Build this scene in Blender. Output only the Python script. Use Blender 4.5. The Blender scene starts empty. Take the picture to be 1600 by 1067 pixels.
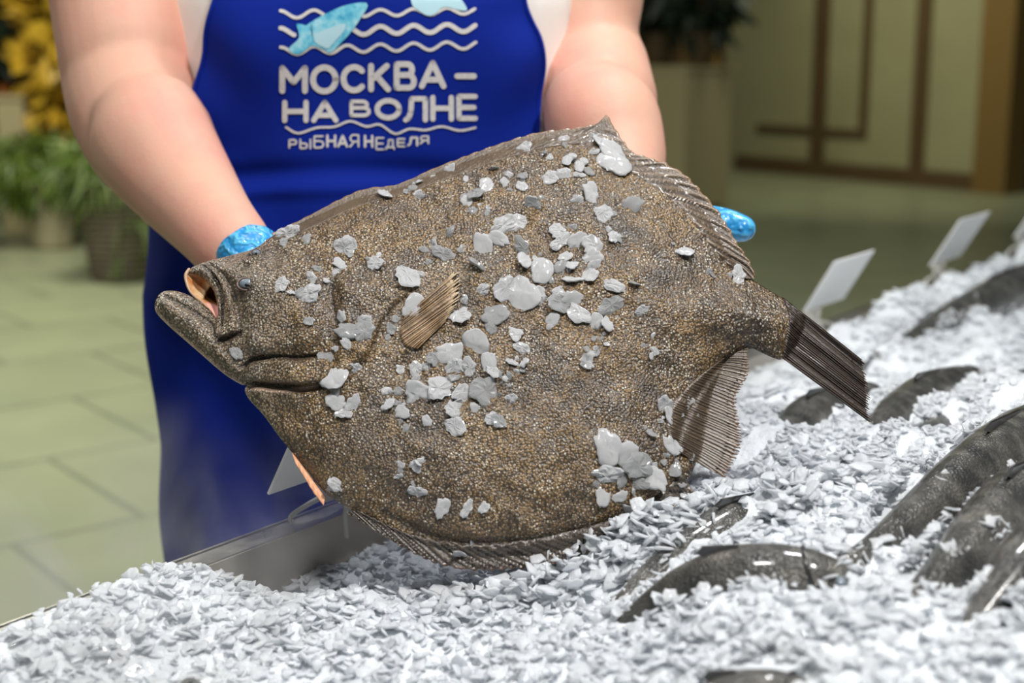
import bpy, math, random
import numpy as np
from mathutils import Vector, Matrix
from mathutils.bvhtree import BVHTree
random.seed(7); rng = np.random.default_rng(7)
sc = bpy.context.scene; C = sc.collection

# ------------------------------------------------------------------ camera
F_PX = 2222.2; PITCH = math.atan(0.2072); CZ = 1.3
SP, CP = math.sin(PITCH), math.cos(PITCH)
CAM = np.array([0.0, 0.0, CZ])
cd = bpy.data.cameras.new('camera'); cam = bpy.data.objects.new('camera', cd); C.objects.link(cam)
cam.location = CAM; cam.rotation_euler = (math.pi/2-PITCH, 0, 0)
cd.sensor_width = 36; cd.lens = 36*F_PX/1600; cd.clip_start = .05; cd.clip_end = 100
cd.dof.use_dof = True; cd.dof.focus_distance = 1.24; cd.dof.aperture_fstop = 4.0
sc.camera = cam
sc.view_settings.view_transform = 'Standard'; sc.view_settings.look = 'None'
sc.view_settings.gamma = 1; sc.view_settings.exposure = 0.0
# ------------------------------------------------------------------ light
w = bpy.data.worlds.new('world'); sc.world = w; w.use_nodes = True
w.node_tree.nodes['Background'].inputs[0].default_value = (.60, .70, .68, 1)
w.node_tree.nodes['Background'].inputs[1].default_value = .13
def area(name, loc, target, size, power, col=(1, 1, 1), spread=180):
    l = bpy.data.lights.new(name, 'AREA'); l.shape = 'DISK'; l.size = size; l.energy = power; l.color = col
    l.spread = math.radians(spread)
    o = bpy.data.objects.new(name, l); C.objects.link(o); o.location = loc
    o.rotation_euler = (Vector(target)-Vector(loc)).to_track_quat('-Z', 'Y').to_euler(); return o
area('counter_spot', (.75, .35, 3.1), (.0, 1.3, 1.0), .22, 54, (1, .96, .92))
area('counter_spot', (-.75, .45, 3.1), (-.1, 1.4, 1.0), .22, 22, (1, .97, .95))
area('counter_spot', (.5, 1.9, 3.1), (.4, 1.6, .9), .25, 24, (.95, .97, 1))
area('aisle_light', (-2.4, 4.6, 3.6), (-2.0, 4.9, 0), .8, 150, (1, 1, .88))
area('aisle_light', (-2.6, 7.4, 3.4), (-3.2, 8.2, 0.4), .6, 110, (1, .95, .8))
area('hall_light', (2.3, 10.6, 3.7), (3.4, 13.9, 1.2), .8, 46, (1, .95, .74), 110)

# ------------------------------------------------------------------ helpers
def ray(px, py):
    u = (px-800)/F_PX; v = (py-533.5)/F_PX
    return np.array([u, CP-v*SP, -SP-v*CP])
def at(px, py, Y):
    d = ray(px, py); return CAM+d*(Y/d[1])
def on_z(px, py, z):
    d = ray(px, py); return CAM+d*((z-CZ)/d[2])
def S(x): x = np.clip(x, 0, 1); return x*x*(3-2*x)
LOC = {}
def mesh(name, verts, faces, m=None, parent=None, smooth=True, attrs=None, uvn=None):
    verts = np.asarray(verts, float).reshape(-1, 3)
    off = np.zeros(3); p = parent
    if p is not None: off = LOC[p.name]
    me = bpy.data.meshes.new(name)
    me.from_pydata((verts-off).tolist(), [], [tuple(int(i) for i in f) for f in faces])
    me.validate()
    if smooth: me.shade_smooth()
    if attrs:
        for k, a in attrs.items():
            at_ = me.attributes.new(k, 'FLOAT', 'POINT'); at_.data.foreach_set('value', np.asarray(a, np.float32))
    o = bpy.data.objects.new(name, me); C.objects.link(o)
    if m is not None:
        for mm in (m if isinstance(m, list) else [m]): me.materials.append(mm)
    if parent is not None: o.parent = parent
    LOC[o.name] = off
    return o
def empty(name, loc, label=None, cat=None, group=None):
    o = bpy.data.objects.new(name, None); C.objects.link(o); o.location = loc; o.empty_display_size = .05
    LOC[o.name] = np.array(loc, float); tag(o, label, cat, group); return o
def tag(o, label=None, cat=None, group=None, kind=None):
    if label: o['label'] = label
    if cat: o['category'] = cat
    if group: o['group'] = group
    if kind: o['kind'] = kind
    return o
def rebase(o, loc):
    loc = np.array(loc, float); o.data.transform(Matrix.Translation(Vector(-loc))); o.location = loc; LOC[o.name] = loc; return o
class MB:
    def __init__(s): s.v = []; s.f = []
    def add(s, v, f):
        b = len(s.v); s.v += [tuple(x) for x in v]; s.f += [tuple(int(i)+b for i in q) for q in f]; return s
    def box(s, c, sx, sy, sz, ax=None):
        X, Y, Z = ax if ax is not None else ((1, 0, 0), (0, 1, 0), (0, 0, 1))
        X, Y, Z = map(np.array, (X, Y, Z)); c = np.array(c, float)
        v = [c+X*sx*i/2+Y*sy*j/2+Z*sz*k/2 for i in (-1, 1) for j in (-1, 1) for k in (-1, 1)]
        f = [(0, 1, 3, 2), (4, 6, 7, 5), (0, 4, 5, 1), (2, 3, 7, 6), (0, 2, 6, 4), (1, 5, 7, 3)]
        if np.dot(np.cross(X, Y), Z) < 0: f = [q[::-1] for q in f]
        return s.add(v, f)
    def tube(s, pts, rad, n=12, sub=6, flat=1.0, cap=True):
        v, f = tube(pts, rad, n, sub, flat, cap); return s.add(v, f)
    def build(s, name, m, parent=None, smooth=True): return mesh(name, s.v, s.f, m, parent, smooth)
def catmull(P, sub):
    P = np.asarray(P, float); out = []
    Q = np.vstack([2*P[0]-P[1], P, 2*P[-1]-P[-2]])
    for i in range(1, len(Q)-2):
        for k in range(sub):
            t = k/sub; a, b, c, d = Q[i-1:i+3]
            out.append(.5*((2*b)+(c-a)*t+(2*a-5*b+4*c-d)*t*t+(3*b-a-3*c+d)*t**3))
    out.append(P[-1]); return np.array(out)
def tube(pts, rad, n=12, sub=6, flat=1.0, cap=True):
    R = np.asarray(rad, float) if np.ndim(rad) else np.full(len(pts), rad)
    PR = catmull(np.column_stack([np.asarray(pts, float), R]), sub); P = PR[:, :3]; R = PR[:, 3]
    T = np.gradient(P, axis=0); T /= np.linalg.norm(T, axis=1)[:, None]+1e-12
    if cap:   # rounded ends
        A = []; 
        for e, sgn in ((0, -1), (-1, 1)):
            A.append([(P[e]+T[e]*sgn*R[e]*math.sin(a), R[e]*math.cos(a), T[e]) for a in (math.radians(30), math.radians(58), math.radians(80))])
        P = np.vstack([[q[0] for q in A[0][::-1]], P, [q[0] for q in A[1]]])
        R = np.concatenate([[q[1] for q in A[0][::-1]], R, [q[1] for q in A[1]]])
        T = np.vstack([[q[2] for q in A[0]], T, [q[2] for q in A[1]]])
    up = np.array([0, 0, 1.]) if abs(T[0][2]) < .9 else np.array([1., 0, 0])
    v = []; a0 = up-T[0]*up.dot(T[0]); a0 /= np.linalg.norm(a0)
    for p, r, t in zip(P, R, T):
        a0 = a0-t*a0.dot(t); a0 /= np.linalg.norm(a0); b0 = np.cross(t, a0)
        for k in range(n):
            th = 2*math.pi*k/n; v.append(p+r*(a0*math.cos(th)*flat+b0*math.sin(th)))
    m = len(P); f = [(i*n+k, i*n+(k+1) % n, (i+1)*n+(k+1) % n, (i+1)*n+k) for i in range(m-1) for k in range(n)]
    f.append(tuple(range(n-1, -1, -1))); f.append(tuple(range((m-1)*n, m*n)))
    return v, f
def loft(secs, n=48, close=True):
    """secs: list of closed rings (n,3)"""
    v = np.vstack(secs); m = len(secs)
    f = [(i*n+k, i*n+(k+1) % n, (i+1)*n+(k+1) % n, (i+1)*n+k) for i in range(m-1) for k in range(n)]
    if close: f.append(tuple(range(n-1, -1, -1))); f.append(tuple(range((m-1)*n, m*n)))
    return v, f
def resample(P, n):
    P = np.asarray(P, float); d = np.r_[0, np.cumsum(np.linalg.norm(np.diff(P, axis=0), axis=1))]
    q = np.linspace(0, d[-1], n); return np.column_stack([np.interp(q, d, P[:, k]) for k in range(P.shape[1])])
def in_poly(X, Y, poly):
    ins = np.zeros(X.shape, bool); n = len(poly)
    for i in range(n):
        x1, y1 = poly[i]; x2, y2 = poly[(i+1) % n]
        c = ((y1 > Y) != (y2 > Y)); 
        with np.errstate(divide='ignore', invalid='ignore'): xi = (x2-x1)*(Y-y1)/(y2-y1+1e-15)+x1
        ins ^= c & (X < xi)
    return ins
def dist_line(X, Y, P, closed=False):
    """distance to a polyline, signed side and nearest point"""
    best = np.full(X.shape, 1e9); bx = np.zeros(X.shape); by = np.zeros(X.shape); side = np.zeros(X.shape); tt = np.zeros(X.shape)
    n = len(P); 
    for i in range(n if closed else n-1):
        ax, ay = P[i]; cx, cy = P[(i+1) % n]; dx, dy = cx-ax, cy-ay; L = dx*dx+dy*dy+1e-15
        t = np.clip(((X-ax)*dx+(Y-ay)*dy)/L, 0, 1); qx, qy = ax+t*dx, ay+t*dy
        d = np.hypot(X-qx, Y-qy); m = d < best
        best = np.where(m, d, best); bx = np.where(m, qx, bx); by = np.where(m, qy, by)
        side = np.where(m, np.sign(dx*(Y-ay)-dy*(X-ax)), side); tt = np.where(m, (i+t)/(n-1), tt)
    return best, bx, by, side, tt

# ------------------------------------------------------------------ materials
def mat(name, col, rough=.5, **k):
    m = bpy.data.materials.new(name); m.use_nodes = True; b = m.node_tree.nodes['Principled BSDF']
    b.inputs['Base Color'].default_value = (*col, 1); b.inputs['Roughness'].default_value = rough
    for a, v in k.items(): b.inputs[a.replace('_', ' ')].default_value = v
    return m
class NT:
    def __init__(s, m): s.m = m; s.t = m.node_tree; s.b = s.t.nodes['Principled BSDF']; s.co = s.t.nodes.new('ShaderNodeTexCoord').outputs['Object']
    def n(s, typ, ins=None, **k):
        x = s.t.nodes.new(typ)
        for a, v in k.items(): setattr(x, a, v)
        for a, v in (ins or {}).items():
            if hasattr(v, 'links'): s.t.links.new(v, x.inputs[a])
            else: x.inputs[a].default_value = v
        return x
    def noise(s, scale, detail=3, rough=.55, vec=None, out='Fac'): return s.n('ShaderNodeTexNoise', {'Vector': vec or s.co, 'Scale': scale, 'Detail': detail, 'Roughness': rough}).outputs[out]
    def vor(s, scale, out='Distance', feature='F1', vec=None): return s.n('ShaderNodeTexVoronoi', {'Vector': vec or s.co, 'Scale': scale}, feature=feature).outputs[out]
    def ramp(s, fac, stops):
        r = s.n('ShaderNodeValToRGB', {'Fac': fac}); e = r.color_ramp.elements
        while len(e) < len(stops): e.new(.5)
        for q, (p, c) in zip(e, stops): q.position = p; q.color = (*c, 1) if len(c) == 3 else c
        return r.outputs['Color']
    def mix(s, f, a, b, mode='MIX'):
        x = s.t.nodes.new('ShaderNodeMix'); x.data_type = 'RGBA'; x.blend_type = mode
        for i, v in ((0, f), (6, a), (7, b)):
            if hasattr(v, 'links'): s.t.links.new(v, x.inputs[i])
            else: x.inputs[i].default_value = v if i == 0 else (*v, 1)
        return x.outputs[2]
    def math(s, op, a, b=0.0):
        x = s.t.nodes.new('ShaderNodeMath'); x.operation = op
        for i, v in enumerate((a, b)):
            if hasattr(v, 'links'): s.t.links.new(v, x.inputs[i])
            else: x.inputs[i].default_value = v
        return x.outputs[0]
    def attr(s, name): return s.n('ShaderNodeAttribute', attribute_name=name).outputs['Fac']
    def bump(s, h, dist, strength=1.0, prev=None):
        d = {'Height': h, 'Distance': dist, 'Strength': strength}
        if prev is not None: d['Normal'] = prev
        return s.n('ShaderNodeBump', d).outputs['Normal']
    def set(s, k, v): s.t.links.new(v, s.b.inputs[k]); return s

M = {}
def fish_skin(name, warm=1.0):
    m = mat(name, (.1, .08, .05), .3); t = NT(m)
    big = t.noise(11, 4, .65); med = t.noise(55, 4, .65); fine = t.noise(420, 2, .6)
    c = t.ramp(big, [(.33, (.050, .036, .024)), (.44, (.14, .092, .042)), (.54, (.27, .170, .055)), (.64, (.15, .108, .068)), (.74, (.09, .075, .06))])
    c2 = t.ramp(med, [(.34, (.028, .018, .011)), (.5, (.15, .095, .042)), (.66, (.34, .23, .11))])
    c = t.mix(.42, c, c2)
    grey = t.attr('grey'); c = t.mix(grey, c, t.mix(med, (.10, .084, .070), (.36, .32, .265)))
    vd = t.vor(480); vc = t.vor(480, 'Color')
    peb = t.ramp(vd, [(.0, (1.9, 1.78, 1.58)), (.36, (.92, .86, .77)), (.66, (.11, .09, .07))])
    c = t.mix(.85, c, peb, 'MULTIPLY')
    sep = t.n('ShaderNodeSeparateColor', {'Color': vc}).outputs[0]
    fleck = t.ramp(t.math('MULTIPLY', sep, t.math('ADD', t.noise(25, 2), .35)), [(.70, (0, 0, 0)), (.78, (.7, .7, .7))])
    fleck = t.math('MULTIPLY', fleck, t.math('LESS_THAN', vd, .42))
    c = t.mix(fleck, c, t.mix(t.noise(35), (.62, .55, .38), (.60, .64, .62)))
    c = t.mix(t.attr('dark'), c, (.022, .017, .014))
    c = t.mix(t.attr('pale'), c, t.mix(t.noise(60), (.62, .36, .24), (.80, .64, .52)))
    t.set('Base Color', c)
    t.set('Roughness', t.ramp(t.noise(40, 3), [(.35, (.22,)*3), (.65, (.42,)*3)]))
    m.node_tree.nodes['Principled BSDF'].inputs['Coat Weight'].default_value = .7
    m.node_tree.nodes['Principled BSDF'].inputs['Coat Roughness'].default_value = .13
    n = t.bump(t.math('MULTIPLY', vd, -1.0), .0011, .9)
    n = t.bump(fine, .0016, .55, n); n = t.bump(t.noise(110, 3), .003, .35, n)
    t.set('Normal', n); 
    cn = t.bump(t.noise(700, 2, .7), .0012, .9, n); t.set('Coat Normal', cn)
    return m
M['skin_fish'] = fish_skin('flatfish_skin')
def fin_mat(name, a, b, tip, scale=1.0, wet=.3):
    m = mat(name, a, wet); t = NT(m); 
    c = t.mix(t.attr('ray'), a, b); c = t.mix(t.ramp(t.noise(60, 3), [(.4, (0,)*3), (.7, (.6,)*3)]), c, (.05, .035, .025))
    c = t.mix(t.attr('tip'), c, tip); t.set('Base Color', c); t.set('Normal', t.bump(t.noise(380, 3), .0018, .7))
    m.node_tree.nodes['Principled BSDF'].inputs['Coat Weight'].default_value = .4
    m.node_tree.nodes['Principled BSDF'].inputs['Coat Roughness'].default_value = .15
    return m
M['fin'] = fin_mat('flatfish_fin', (.055, .038, .026), (.135, .095, .058), (.20, .12, .07))
M['dfin'] = fin_mat('flatfish_back_fin', (.060, .042, .028), (.19, .135, .082), (.24, .15, .08))
M['tail'] = fin_mat('flatfish_tail', (.026, .017, .013), (.075, .048, .034), (.10, .06, .04), wet=.4)
M['anal'] = fin_mat('flatfish_wet_fin', (.028, .024, .021), (.12, .095, .072), (.14, .09, .07), wet=.2)
M['pect'] = fin_mat('flatfish_pectoral', (.13, .075, .035), (.42, .28, .15), (.50, .38, .24))
M['mouth'] = mat('mouth_lining', (.72, .42, .22), .25, Coat_Weight=.5); t = NT(M['mouth'])
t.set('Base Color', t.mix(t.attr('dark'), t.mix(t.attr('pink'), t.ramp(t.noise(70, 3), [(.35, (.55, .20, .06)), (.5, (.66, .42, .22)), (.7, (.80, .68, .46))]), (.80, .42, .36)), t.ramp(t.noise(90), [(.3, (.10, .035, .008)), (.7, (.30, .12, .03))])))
M['lip'] = mat('lip_rim', (.50, .33, .20), .35)
M['pelvic'] = mat('pelvic_orange', (.72, .34, .17), .4)
M['eye'] = mat('eye_glass', (.18, .22, .26), .08, Coat_Weight=1.0)
M['pupil'] = mat('pupil', (.01, .012, .02), .1)
M['lid'] = mat('eyelid', (.09, .05, .04), .35)

m = M['skin'] = mat('skin', (.72, .42, .34), .55, Specular_IOR_Level=.35, Subsurface_Weight=.12, Subsurface_Scale=.02); t = NT(m)
m.node_tree.nodes['Principled BSDF'].inputs['Subsurface Radius'].default_value = (1, .3, .15)
t.set('Base Color', t.mix(t.ramp(t.noise(9, 4, .6), [(.38, (0,)*3), (.66, (1,)*3)]), (.66, .385, .28), (.68, .315, .245)))
t.set('Normal', t.bump(t.noise(260, 3), .0006, .5))
def cloth(name, col, s=900, r=.75):
    m = mat(name, col, r, Specular_IOR_Level=.15); t = NT(m)
    t.set('Normal', t.bump(t.noise(s, 2), .0005, .6)); return m
M['apron'] = cloth('apron_blue', (.002, .017, .25), r=.85); M['shirt'] = cloth('shirt_white', (.80, .78, .74))
M['trousers'] = cloth('trousers', (.02, .02, .03)); M['shoe'] = mat('shoe', (.03, .03, .03), .4)
M['print'] = mat('print_white', (.66, .62, .58), .7); t = NT(M['print'])
t.set('Base Color', t.ramp(t.noise(900, 2), [(.3, (.42, .42, .46)), (.6, (.74, .71, .67))]))
M['cyan'] = mat('print_cyan', (.10, .50, .68), .6); t = NT(M['cyan'])
t.set('Base Color', t.ramp(t.noise(60, 4, .7), [(.34, (.02, .30, .52)), (.5, (.14, .55, .72)), (.68, (.45, .74, .80))]))
M['cyan2'] = mat('print_pale_cyan', (.45, .70, .78), .6)
M['navy'] = mat('print_navy', (.01, .05, .15), .6)
M['glove'] = mat('nitrile_glove', (.03, .38, .74), .32, Coat_Weight=.3); t = NT(M['glove'])
wv = t.n('ShaderNodeTexWave', {'Vector': t.co, 'Scale': 26.0, 'Distortion': 9.0, 'Detail': 2.0, 'Detail Scale': 2.0}, bands_direction='DIAGONAL').outputs['Fac']
t.set('Normal', t.bump(wv, .003, .6)); t.set('Base Color', t.mix(wv, (.02, .28, .66), (.10, .50, .85)))
M['hair'] = mat('hair', (.10, .06, .03), .5)
# ice
def ice(name, a, b, tr, rough=.2):
    m = mat(name, a, rough, Transmission_Weight=tr, IOR=1.31, Coat_Weight=.4, Coat_Roughness=.08); t = NT(m)
    t.set('Base Color', t.mix(t.noise(90, 3), a, b)); t.set('Normal', t.bump(t.noise(160, 4), .004, .7)); return m
M['flake'] = ice('ice_flake_white', (.90, .92, .95), (.99, .99, 1.0), .12)
M['flake_clear'] = ice('ice_flake_clear', (.80, .83, .85), (.95, .96, .97), .45, .15)
M['icebed'] = ice('ice_crushed', (.62, .66, .70), (.76, .79, .82), .0, .5)
M['flake_bed'] = ice('ice_flake_bed', (.80, .84, .88), (.95, .96, .97), .30, .3)
for k, fac in (('flake_bed', .45), ('flake', .12), ('icebed', .0)):
    T_ = NT(M[k]); M[k].node_tree.nodes['Principled BSDF'].inputs['Transmission Weight'].default_value = .0 if k != 'flake_bed' else .12
    if fac:
        tr_ = T_.n('ShaderNodeBsdfTranslucent', {'Color': (.93, .95, .97, 1)}); mx = T_.n('ShaderNodeMixShader', {0: fac, 1: T_.b.outputs[0], 2: tr_.outputs[0]})
        T_.t.links.new(mx.outputs[0], T_.t.nodes['Material Output'].inputs['Surface'])
m = M['salmon'] = mat('salmon_skin', (.05, .05, .048), .3, Coat_Weight=.6, Coat_Roughness=.12); t = NT(m)
sepz = t.n('ShaderNodeSeparateXYZ', {'Vector': t.co}).outputs['Z']
c = t.ramp(t.noise(45, 4, .6), [(.35, (.030, .030, .029)), (.55, (.075, .072, .064)), (.72, (.17, .16, .14))])
c = t.mix(t.attr('belly'), c, (.34, .34, .33)); t.set('Base Color', c)
t.set('Normal', t.bump(t.vor(420), .0014, .8, t.bump(t.noise(30, 2), .0004, .3)))
M['salmon_fin'] = mat('salmon_fin', (.022, .022, .022), .3, Coat_Weight=.5)
m = M['steel'] = mat('brushed_steel', (.40, .38, .35), .32, Metallic=.9); t = NT(m)
t.set('Roughness', t.ramp(t.noise(30, 4), [(.3, (.25,)*3), (.7, (.5,)*3)])); t.set('Normal', t.bump(t.noise(60, 4), .001, .4))
M['tray'] = mat('tray_steel', (.42, .38, .33), .42, Metallic=.55)
M['card'] = mat('white_card', (.93, .93, .93), .35); M['plastic'] = mat('clear_plastic', (.93, .92, .88), .12, Transmission_Weight=.5, IOR=1.45)

# ------------------------------------------------------------------ floor, walls
D1 = np.array([-.616, .788, 0]); E1 = np.array([.788, .616, 0])   # grid directions of the hall
m = M['floor'] = mat('floor_tile', (.3, .32, .2), .35); t = NT(m)
mp = t.n('ShaderNodeMapping', {'Vector': t.co, 'Rotation': (0, 0, -math.atan2(E1[1], E1[0]))}).outputs[0]
# x' along E1, y' along D1
off = t.n('ShaderNodeMapping', {'Vector': mp, 'Location': (-1.17+.37, -4.40+.74*4, 0)}).outputs[0]
br = t.n('ShaderNodeTexBrick', {'Vector': off, 'Scale': 1.0, 'Mortar Size': .013, 'Mortar Smooth': .3, 'Brick Width': .74, 'Row Height': .74, 'Bias': 0.0,
    'Color1': (.30, .325, .195, 1), 'Color2': (.28, .305, .185, 1), 'Mortar': (.14, .155, .105, 1)}, offset=.5)
c = t.mix(.25, br.outputs['Color'], t.ramp(t.noise(2.5, 4), [(.35, (.20, .225, .14)), (.65, (.36, .385, .24))])); t.set('Base Color', c)
flo = mesh('floor', [(-14, -3, 0), (16, -3, 0), (16, 26, 0), (-14, 26, 0)], [(0, 1, 2, 3)], M['floor'], smooth=False); tag(flo, kind='structure')
M['wall_panel'] = mat('wall_panel', (.26, .25, .13), .7); t = NT(M['wall_panel']); t.set('Base Color', t.mix(t.noise(1.2, 3), (.22, .21, .11), (.29, .28, .15)))
M['wall_dark'] = mat('wall_dark', (.010, .008, .006), .8); M['wood'] = mat('brown_wood', (.075, .045, .015), .6)
M['wood2'] = mat('ochre_wood', (.15, .09, .02), .6); M['beige'] = mat('beige_cabinet', (.36, .31, .17), .6)
wa, wb = on_z(1150, 265, 0), on_z(1530, 300, 0); wd = (wb-wa); wd /= np.linalg.norm(wd); wn = np.array([wd[1], -wd[0], 0]); 
if wn[1] > 0: wn = -wn
Z3 = np.array([0, 0, 1.])
def wpt(px, py=None):   # where the vertical plane through px meets the base line of the wall
    d = ray(px, 280); A = np.array([[d[0], -wd[0]], [d[1], -wd[1]]]); s = np.linalg.solve(A, (wa-CAM)[:2]); return wa+wd*s[1]
L = np.linalg.norm(wb-wa)
p0, p1 = wpt(1085), wpt(1532)
def slab(name, a, b, z0, z1, th, m, offn=0., kind='structure'):
    c = (a+b)/2+Z3*(z0+z1)/2+wn*(offn); o = MB().box(c, np.linalg.norm(b-a), th, z1-z0, (wd, wn, Z3)).build(name, m, smooth=False); return tag(o, kind=kind)
slab('wall_back', p0, p1, 0, 4.2, .12, M['wall_panel'], -.08)
q0, q1 = wpt(1536), wpt(1576)
slab('trim_1', wpt(1150), p1, 0, .16, .05, M['wood'], 0)
for i, (a, b) in enumerate(((1264, 1285), (1420, 1441))): slab('trim_%d' % (i+2), wpt(a), wpt(b), .16, 4.0, .04, M['wood'], 0)
slab('trim_4', wpt(1529), wpt(1580), 0, 4.2, .3, M['wood2'], -.05)
mz = CZ-(.0)                                       # moulding rectangle on the panel
hh = CAM[2]+(ray(1300, 207)/np.linalg.norm(ray(1300, 207)[:2]))[2]*np.linalg.norm((wpt(1300)-CAM)[:2])
slab('trim_5', wpt(1180), wpt(1262), hh-.04, hh+.04, .03, M['wood'], -.005); slab('trim_6', wpt(1286), wpt(1350), hh-.04, hh+.04, .03, M['wood'], -.005)
slab('trim_7', wpt(1338), wpt(1350), hh+.04, 4.0, .03, M['wood'], -.005)
tag(MB().box((0, 19.5, 2.5), 34, .2, 5).build('wall_far', M['wall_dark'], smooth=False), kind='structure')
tag(MB().box((11.5, 14.5, 2.1), 12, .2, 4.2, ((.788, .616, 0), (-.616, .788, 0), (0, 0, 1))).build('wall_right', M['wall_dark'], smooth=False), kind='structure')

def planter_box(name, px0, px1, ytop, ybase, m, depth, label, cat):
    b = on_z(px1, ybase, 0); ax = (wd, wn, Z3); wdt = (px1-px0)/F_PX*b[1]/abs(wd[0])*1.0
    ht = CZ+(ray(px1, ytop)*(b[1]/ray(px1, ytop)[1]))[2]
    c = b-wd*wdt/2-wn*depth/2
    r = empty(name, c, label, cat)
    MB().box(c+Z3*(ht/2-.02+.04), wdt, depth, ht-.04, ax).build('body', m, r, False)
    MB().box(c+Z3*ht, wdt+.03, depth+.03, .04, ax).build('top', m, r, False)
    MB().box(c+Z3*.03, wdt-.08, depth-.08, .06, ax).build('plinth', M['wood'], r, False)
    return r, c, ht, wdt
cab, cc, ch, cw = planter_box('low_cabinet', 960, 1068, 107, 332, M['beige'], .5, 'low beige cabinet standing behind the person, in front of the panelled wall', 'cabinet')

def foliage(c, rad, n, ln, wid, droop=.0, seed=0):
    r = np.random.default_rng(seed); v = []; f = []
    for i in range(n):
        d = r.normal(size=3); d /= np.linalg.norm(d); p = np.array(c)+d*np.array(rad)*r.uniform(.35, 1)**.5
        g = d+r.normal(size=3)*.6+np.array([0, 0, -droop]); g /= np.linalg.norm(g); s = np.cross(g, r.normal(size=3)); s /= np.linalg.norm(s)
        l = ln*r.uniform(.6, 1.2); q = wid*r.uniform(.7, 1.2); nn = np.cross(g, s)
        b = len(v); v += [p, p+g*l*.35+s*q*.5+nn*q*.1, p+g*l*.75+s*q*.35-Z3*droop*l*.15, p+g*l-Z3*droop*l*.4, p+g*l*.75-s*q*.35-Z3*droop*l*.15, p+g*l*.35-s*q*.5+nn*q*.1, p+g*l*.5+nn*q*.15]
        f += [(b, b+1, b+6), (b+1, b+2, b+6), (b+2, b+3, b+6), (b+3, b+4, b+6), (b+4, b+5, b+6), (b+5, b, b+6)]
    return v, f
def leafmat(name, a, b):
    m = mat(name, a, .5); t = NT(m); t.set('Base Color', t.mix(t.noise(9, 3), a, b)); return m
M['fern'] = leafmat('fern_green', (.035, .085, .008), (.13, .18, .02)); M['dgreen'] = leafmat('dark_green', (.005, .012, .008), (.015, .03, .012))
M['yellow'] = leafmat('yellow_leaf', (.42, .24, .01), (.62, .42, .04)); M['orange'] = leafmat('orange_leaf', (.20, .05, .005), (.40, .12, .01))
M['pot'] = mat('stone_pot', (.36, .31, .20), .8); t = NT(M['pot']); t.set('Base Color', t.mix(t.noise(8, 4), (.24, .21, .13), (.42, .37, .24)))
M['wicker'] = mat('woven_pot', (.10, .075, .05), .8); t = NT(M['wicker'])
wv = t.n('ShaderNodeTexWave', {'Vector': t.co, 'Scale': 9.0, 'Distortion': 3.0}, bands_direction='Z').outputs['Fac']; t.set('Base Color', t.mix(wv, (.04, .03, .022), (.20, .16, .11))); t.set('Normal', t.bump(wv, .02, .6))
M['soil'] = mat('soil', (.02, .014, .01), .9)
def pot(r, c, R0, R1, h, m):
    rings = []; prof = [(R0*.96, 0), (R0, .03), ((R0+R1)/2*1.03, h*.5), (R1, h-.03), (R1*1.04, h), (R1*.9, h), (R1*.88, h-.05)]
    for (rr, z) in prof: rings.append(np.array([(c[0]+rr*math.cos(a), c[1]+rr*math.sin(a), c[2]+z) for a in np.linspace(0, 2*math.pi, 33)[:-1]]))
    v, f = loft(rings, 32); mesh('pot', v, f[:-1], m, r)
    v = [(c[0]+R1*.9*math.cos(a), c[1]+R1*.9*math.sin(a), c[2]+h-.05) for a in np.linspace(0, 2*math.pi, 33)[:-1]]; mesh('soil', v, [tuple(range(32))], M['soil'], r)
def potted(name, px, ybase, wpx, ytop, m, label, cat, fol):
    b = on_z(px, ybase, 0); R = wpx/F_PX*b[1]/2; b = b+np.array([0, R, 0]); ht = CZ+(ray(px, ytop)*(b[1]/ray(px, ytop)[1]))[2]
    r = empty(name, b, label, cat); pot(r, b, R*.82, R, ht, m)
    for (fn, fm, px2, py2, rx, rz, n, ln, wd_, dr) in fol:
        c = at(px2, py2, b[1]); k = b[1]/F_PX; v, f = foliage(c, (rx*k, min(rx, 70)*k, rz*k), n, ln, wd_, dr, seed=int(px2)); mesh(fn, v, f, fm, r)
        if c[2] > ht+.05: MB().tube([(b[0], b[1], ht-.06), ((b[0]+c[0])/2, b[1], (ht+c[2])/2), c], .012, 8).build('stem', M['wood'], r)
    return r
potted('potted_fern', 70, 392, 82, 285, M['pot'], 'green fern overhanging a pale stone pot at the left edge', 'plant', [('foliage', M['fern'], 55, 262, 70, 48, 700, .16, .03, .7)])
potted('potted_grass', 178, 445, 135, 285, M['wicker'], 'trailing green grass plant in a dark woven pot left of the arm', 'plant',
       [('foliage', M['fern'], 160, 262, 72, 42, 600, .2, .02, .8), ('hanging_leaves', M['fern'], 215, 340, 42, 70, 500, .22, .015, 1.0)])
potted('yellow_shrub', 120, 365, 90, 300, M['wicker'], 'tall shrub with yellow leaves behind the pots, beside the arm', 'plant',
       [('foliage', M['yellow'], 90, 55, 52, 85, 170, .26, .16, .1), ('foliage', M['yellow'], 105, 160, 42, 55, 120, .24, .14, .2)])
potted('orange_shrub', 22, 352, 70, 305, M['wicker'], 'dim orange leaved shrub at the far left edge', 'plant',
       [('foliage', M['orange'], 12, 108, 28, 50, 120, .22, .12, .1), ('dark_leaves', M['dgreen'], 40, 40, 60, 70, 200, .3, .14, .2)])
b = on_z(35, 362, 0); pr = empty('pale_post', b, 'short pale square post among the plants on the left', 'post')
MB().box((b[0], b[1], .47), .19, .19, .94).build('shaft', M['beige'], pr, False); MB().box((b[0], b[1], .955), .23, .23, .03).build('cap', M['beige'], pr, False)
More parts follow.
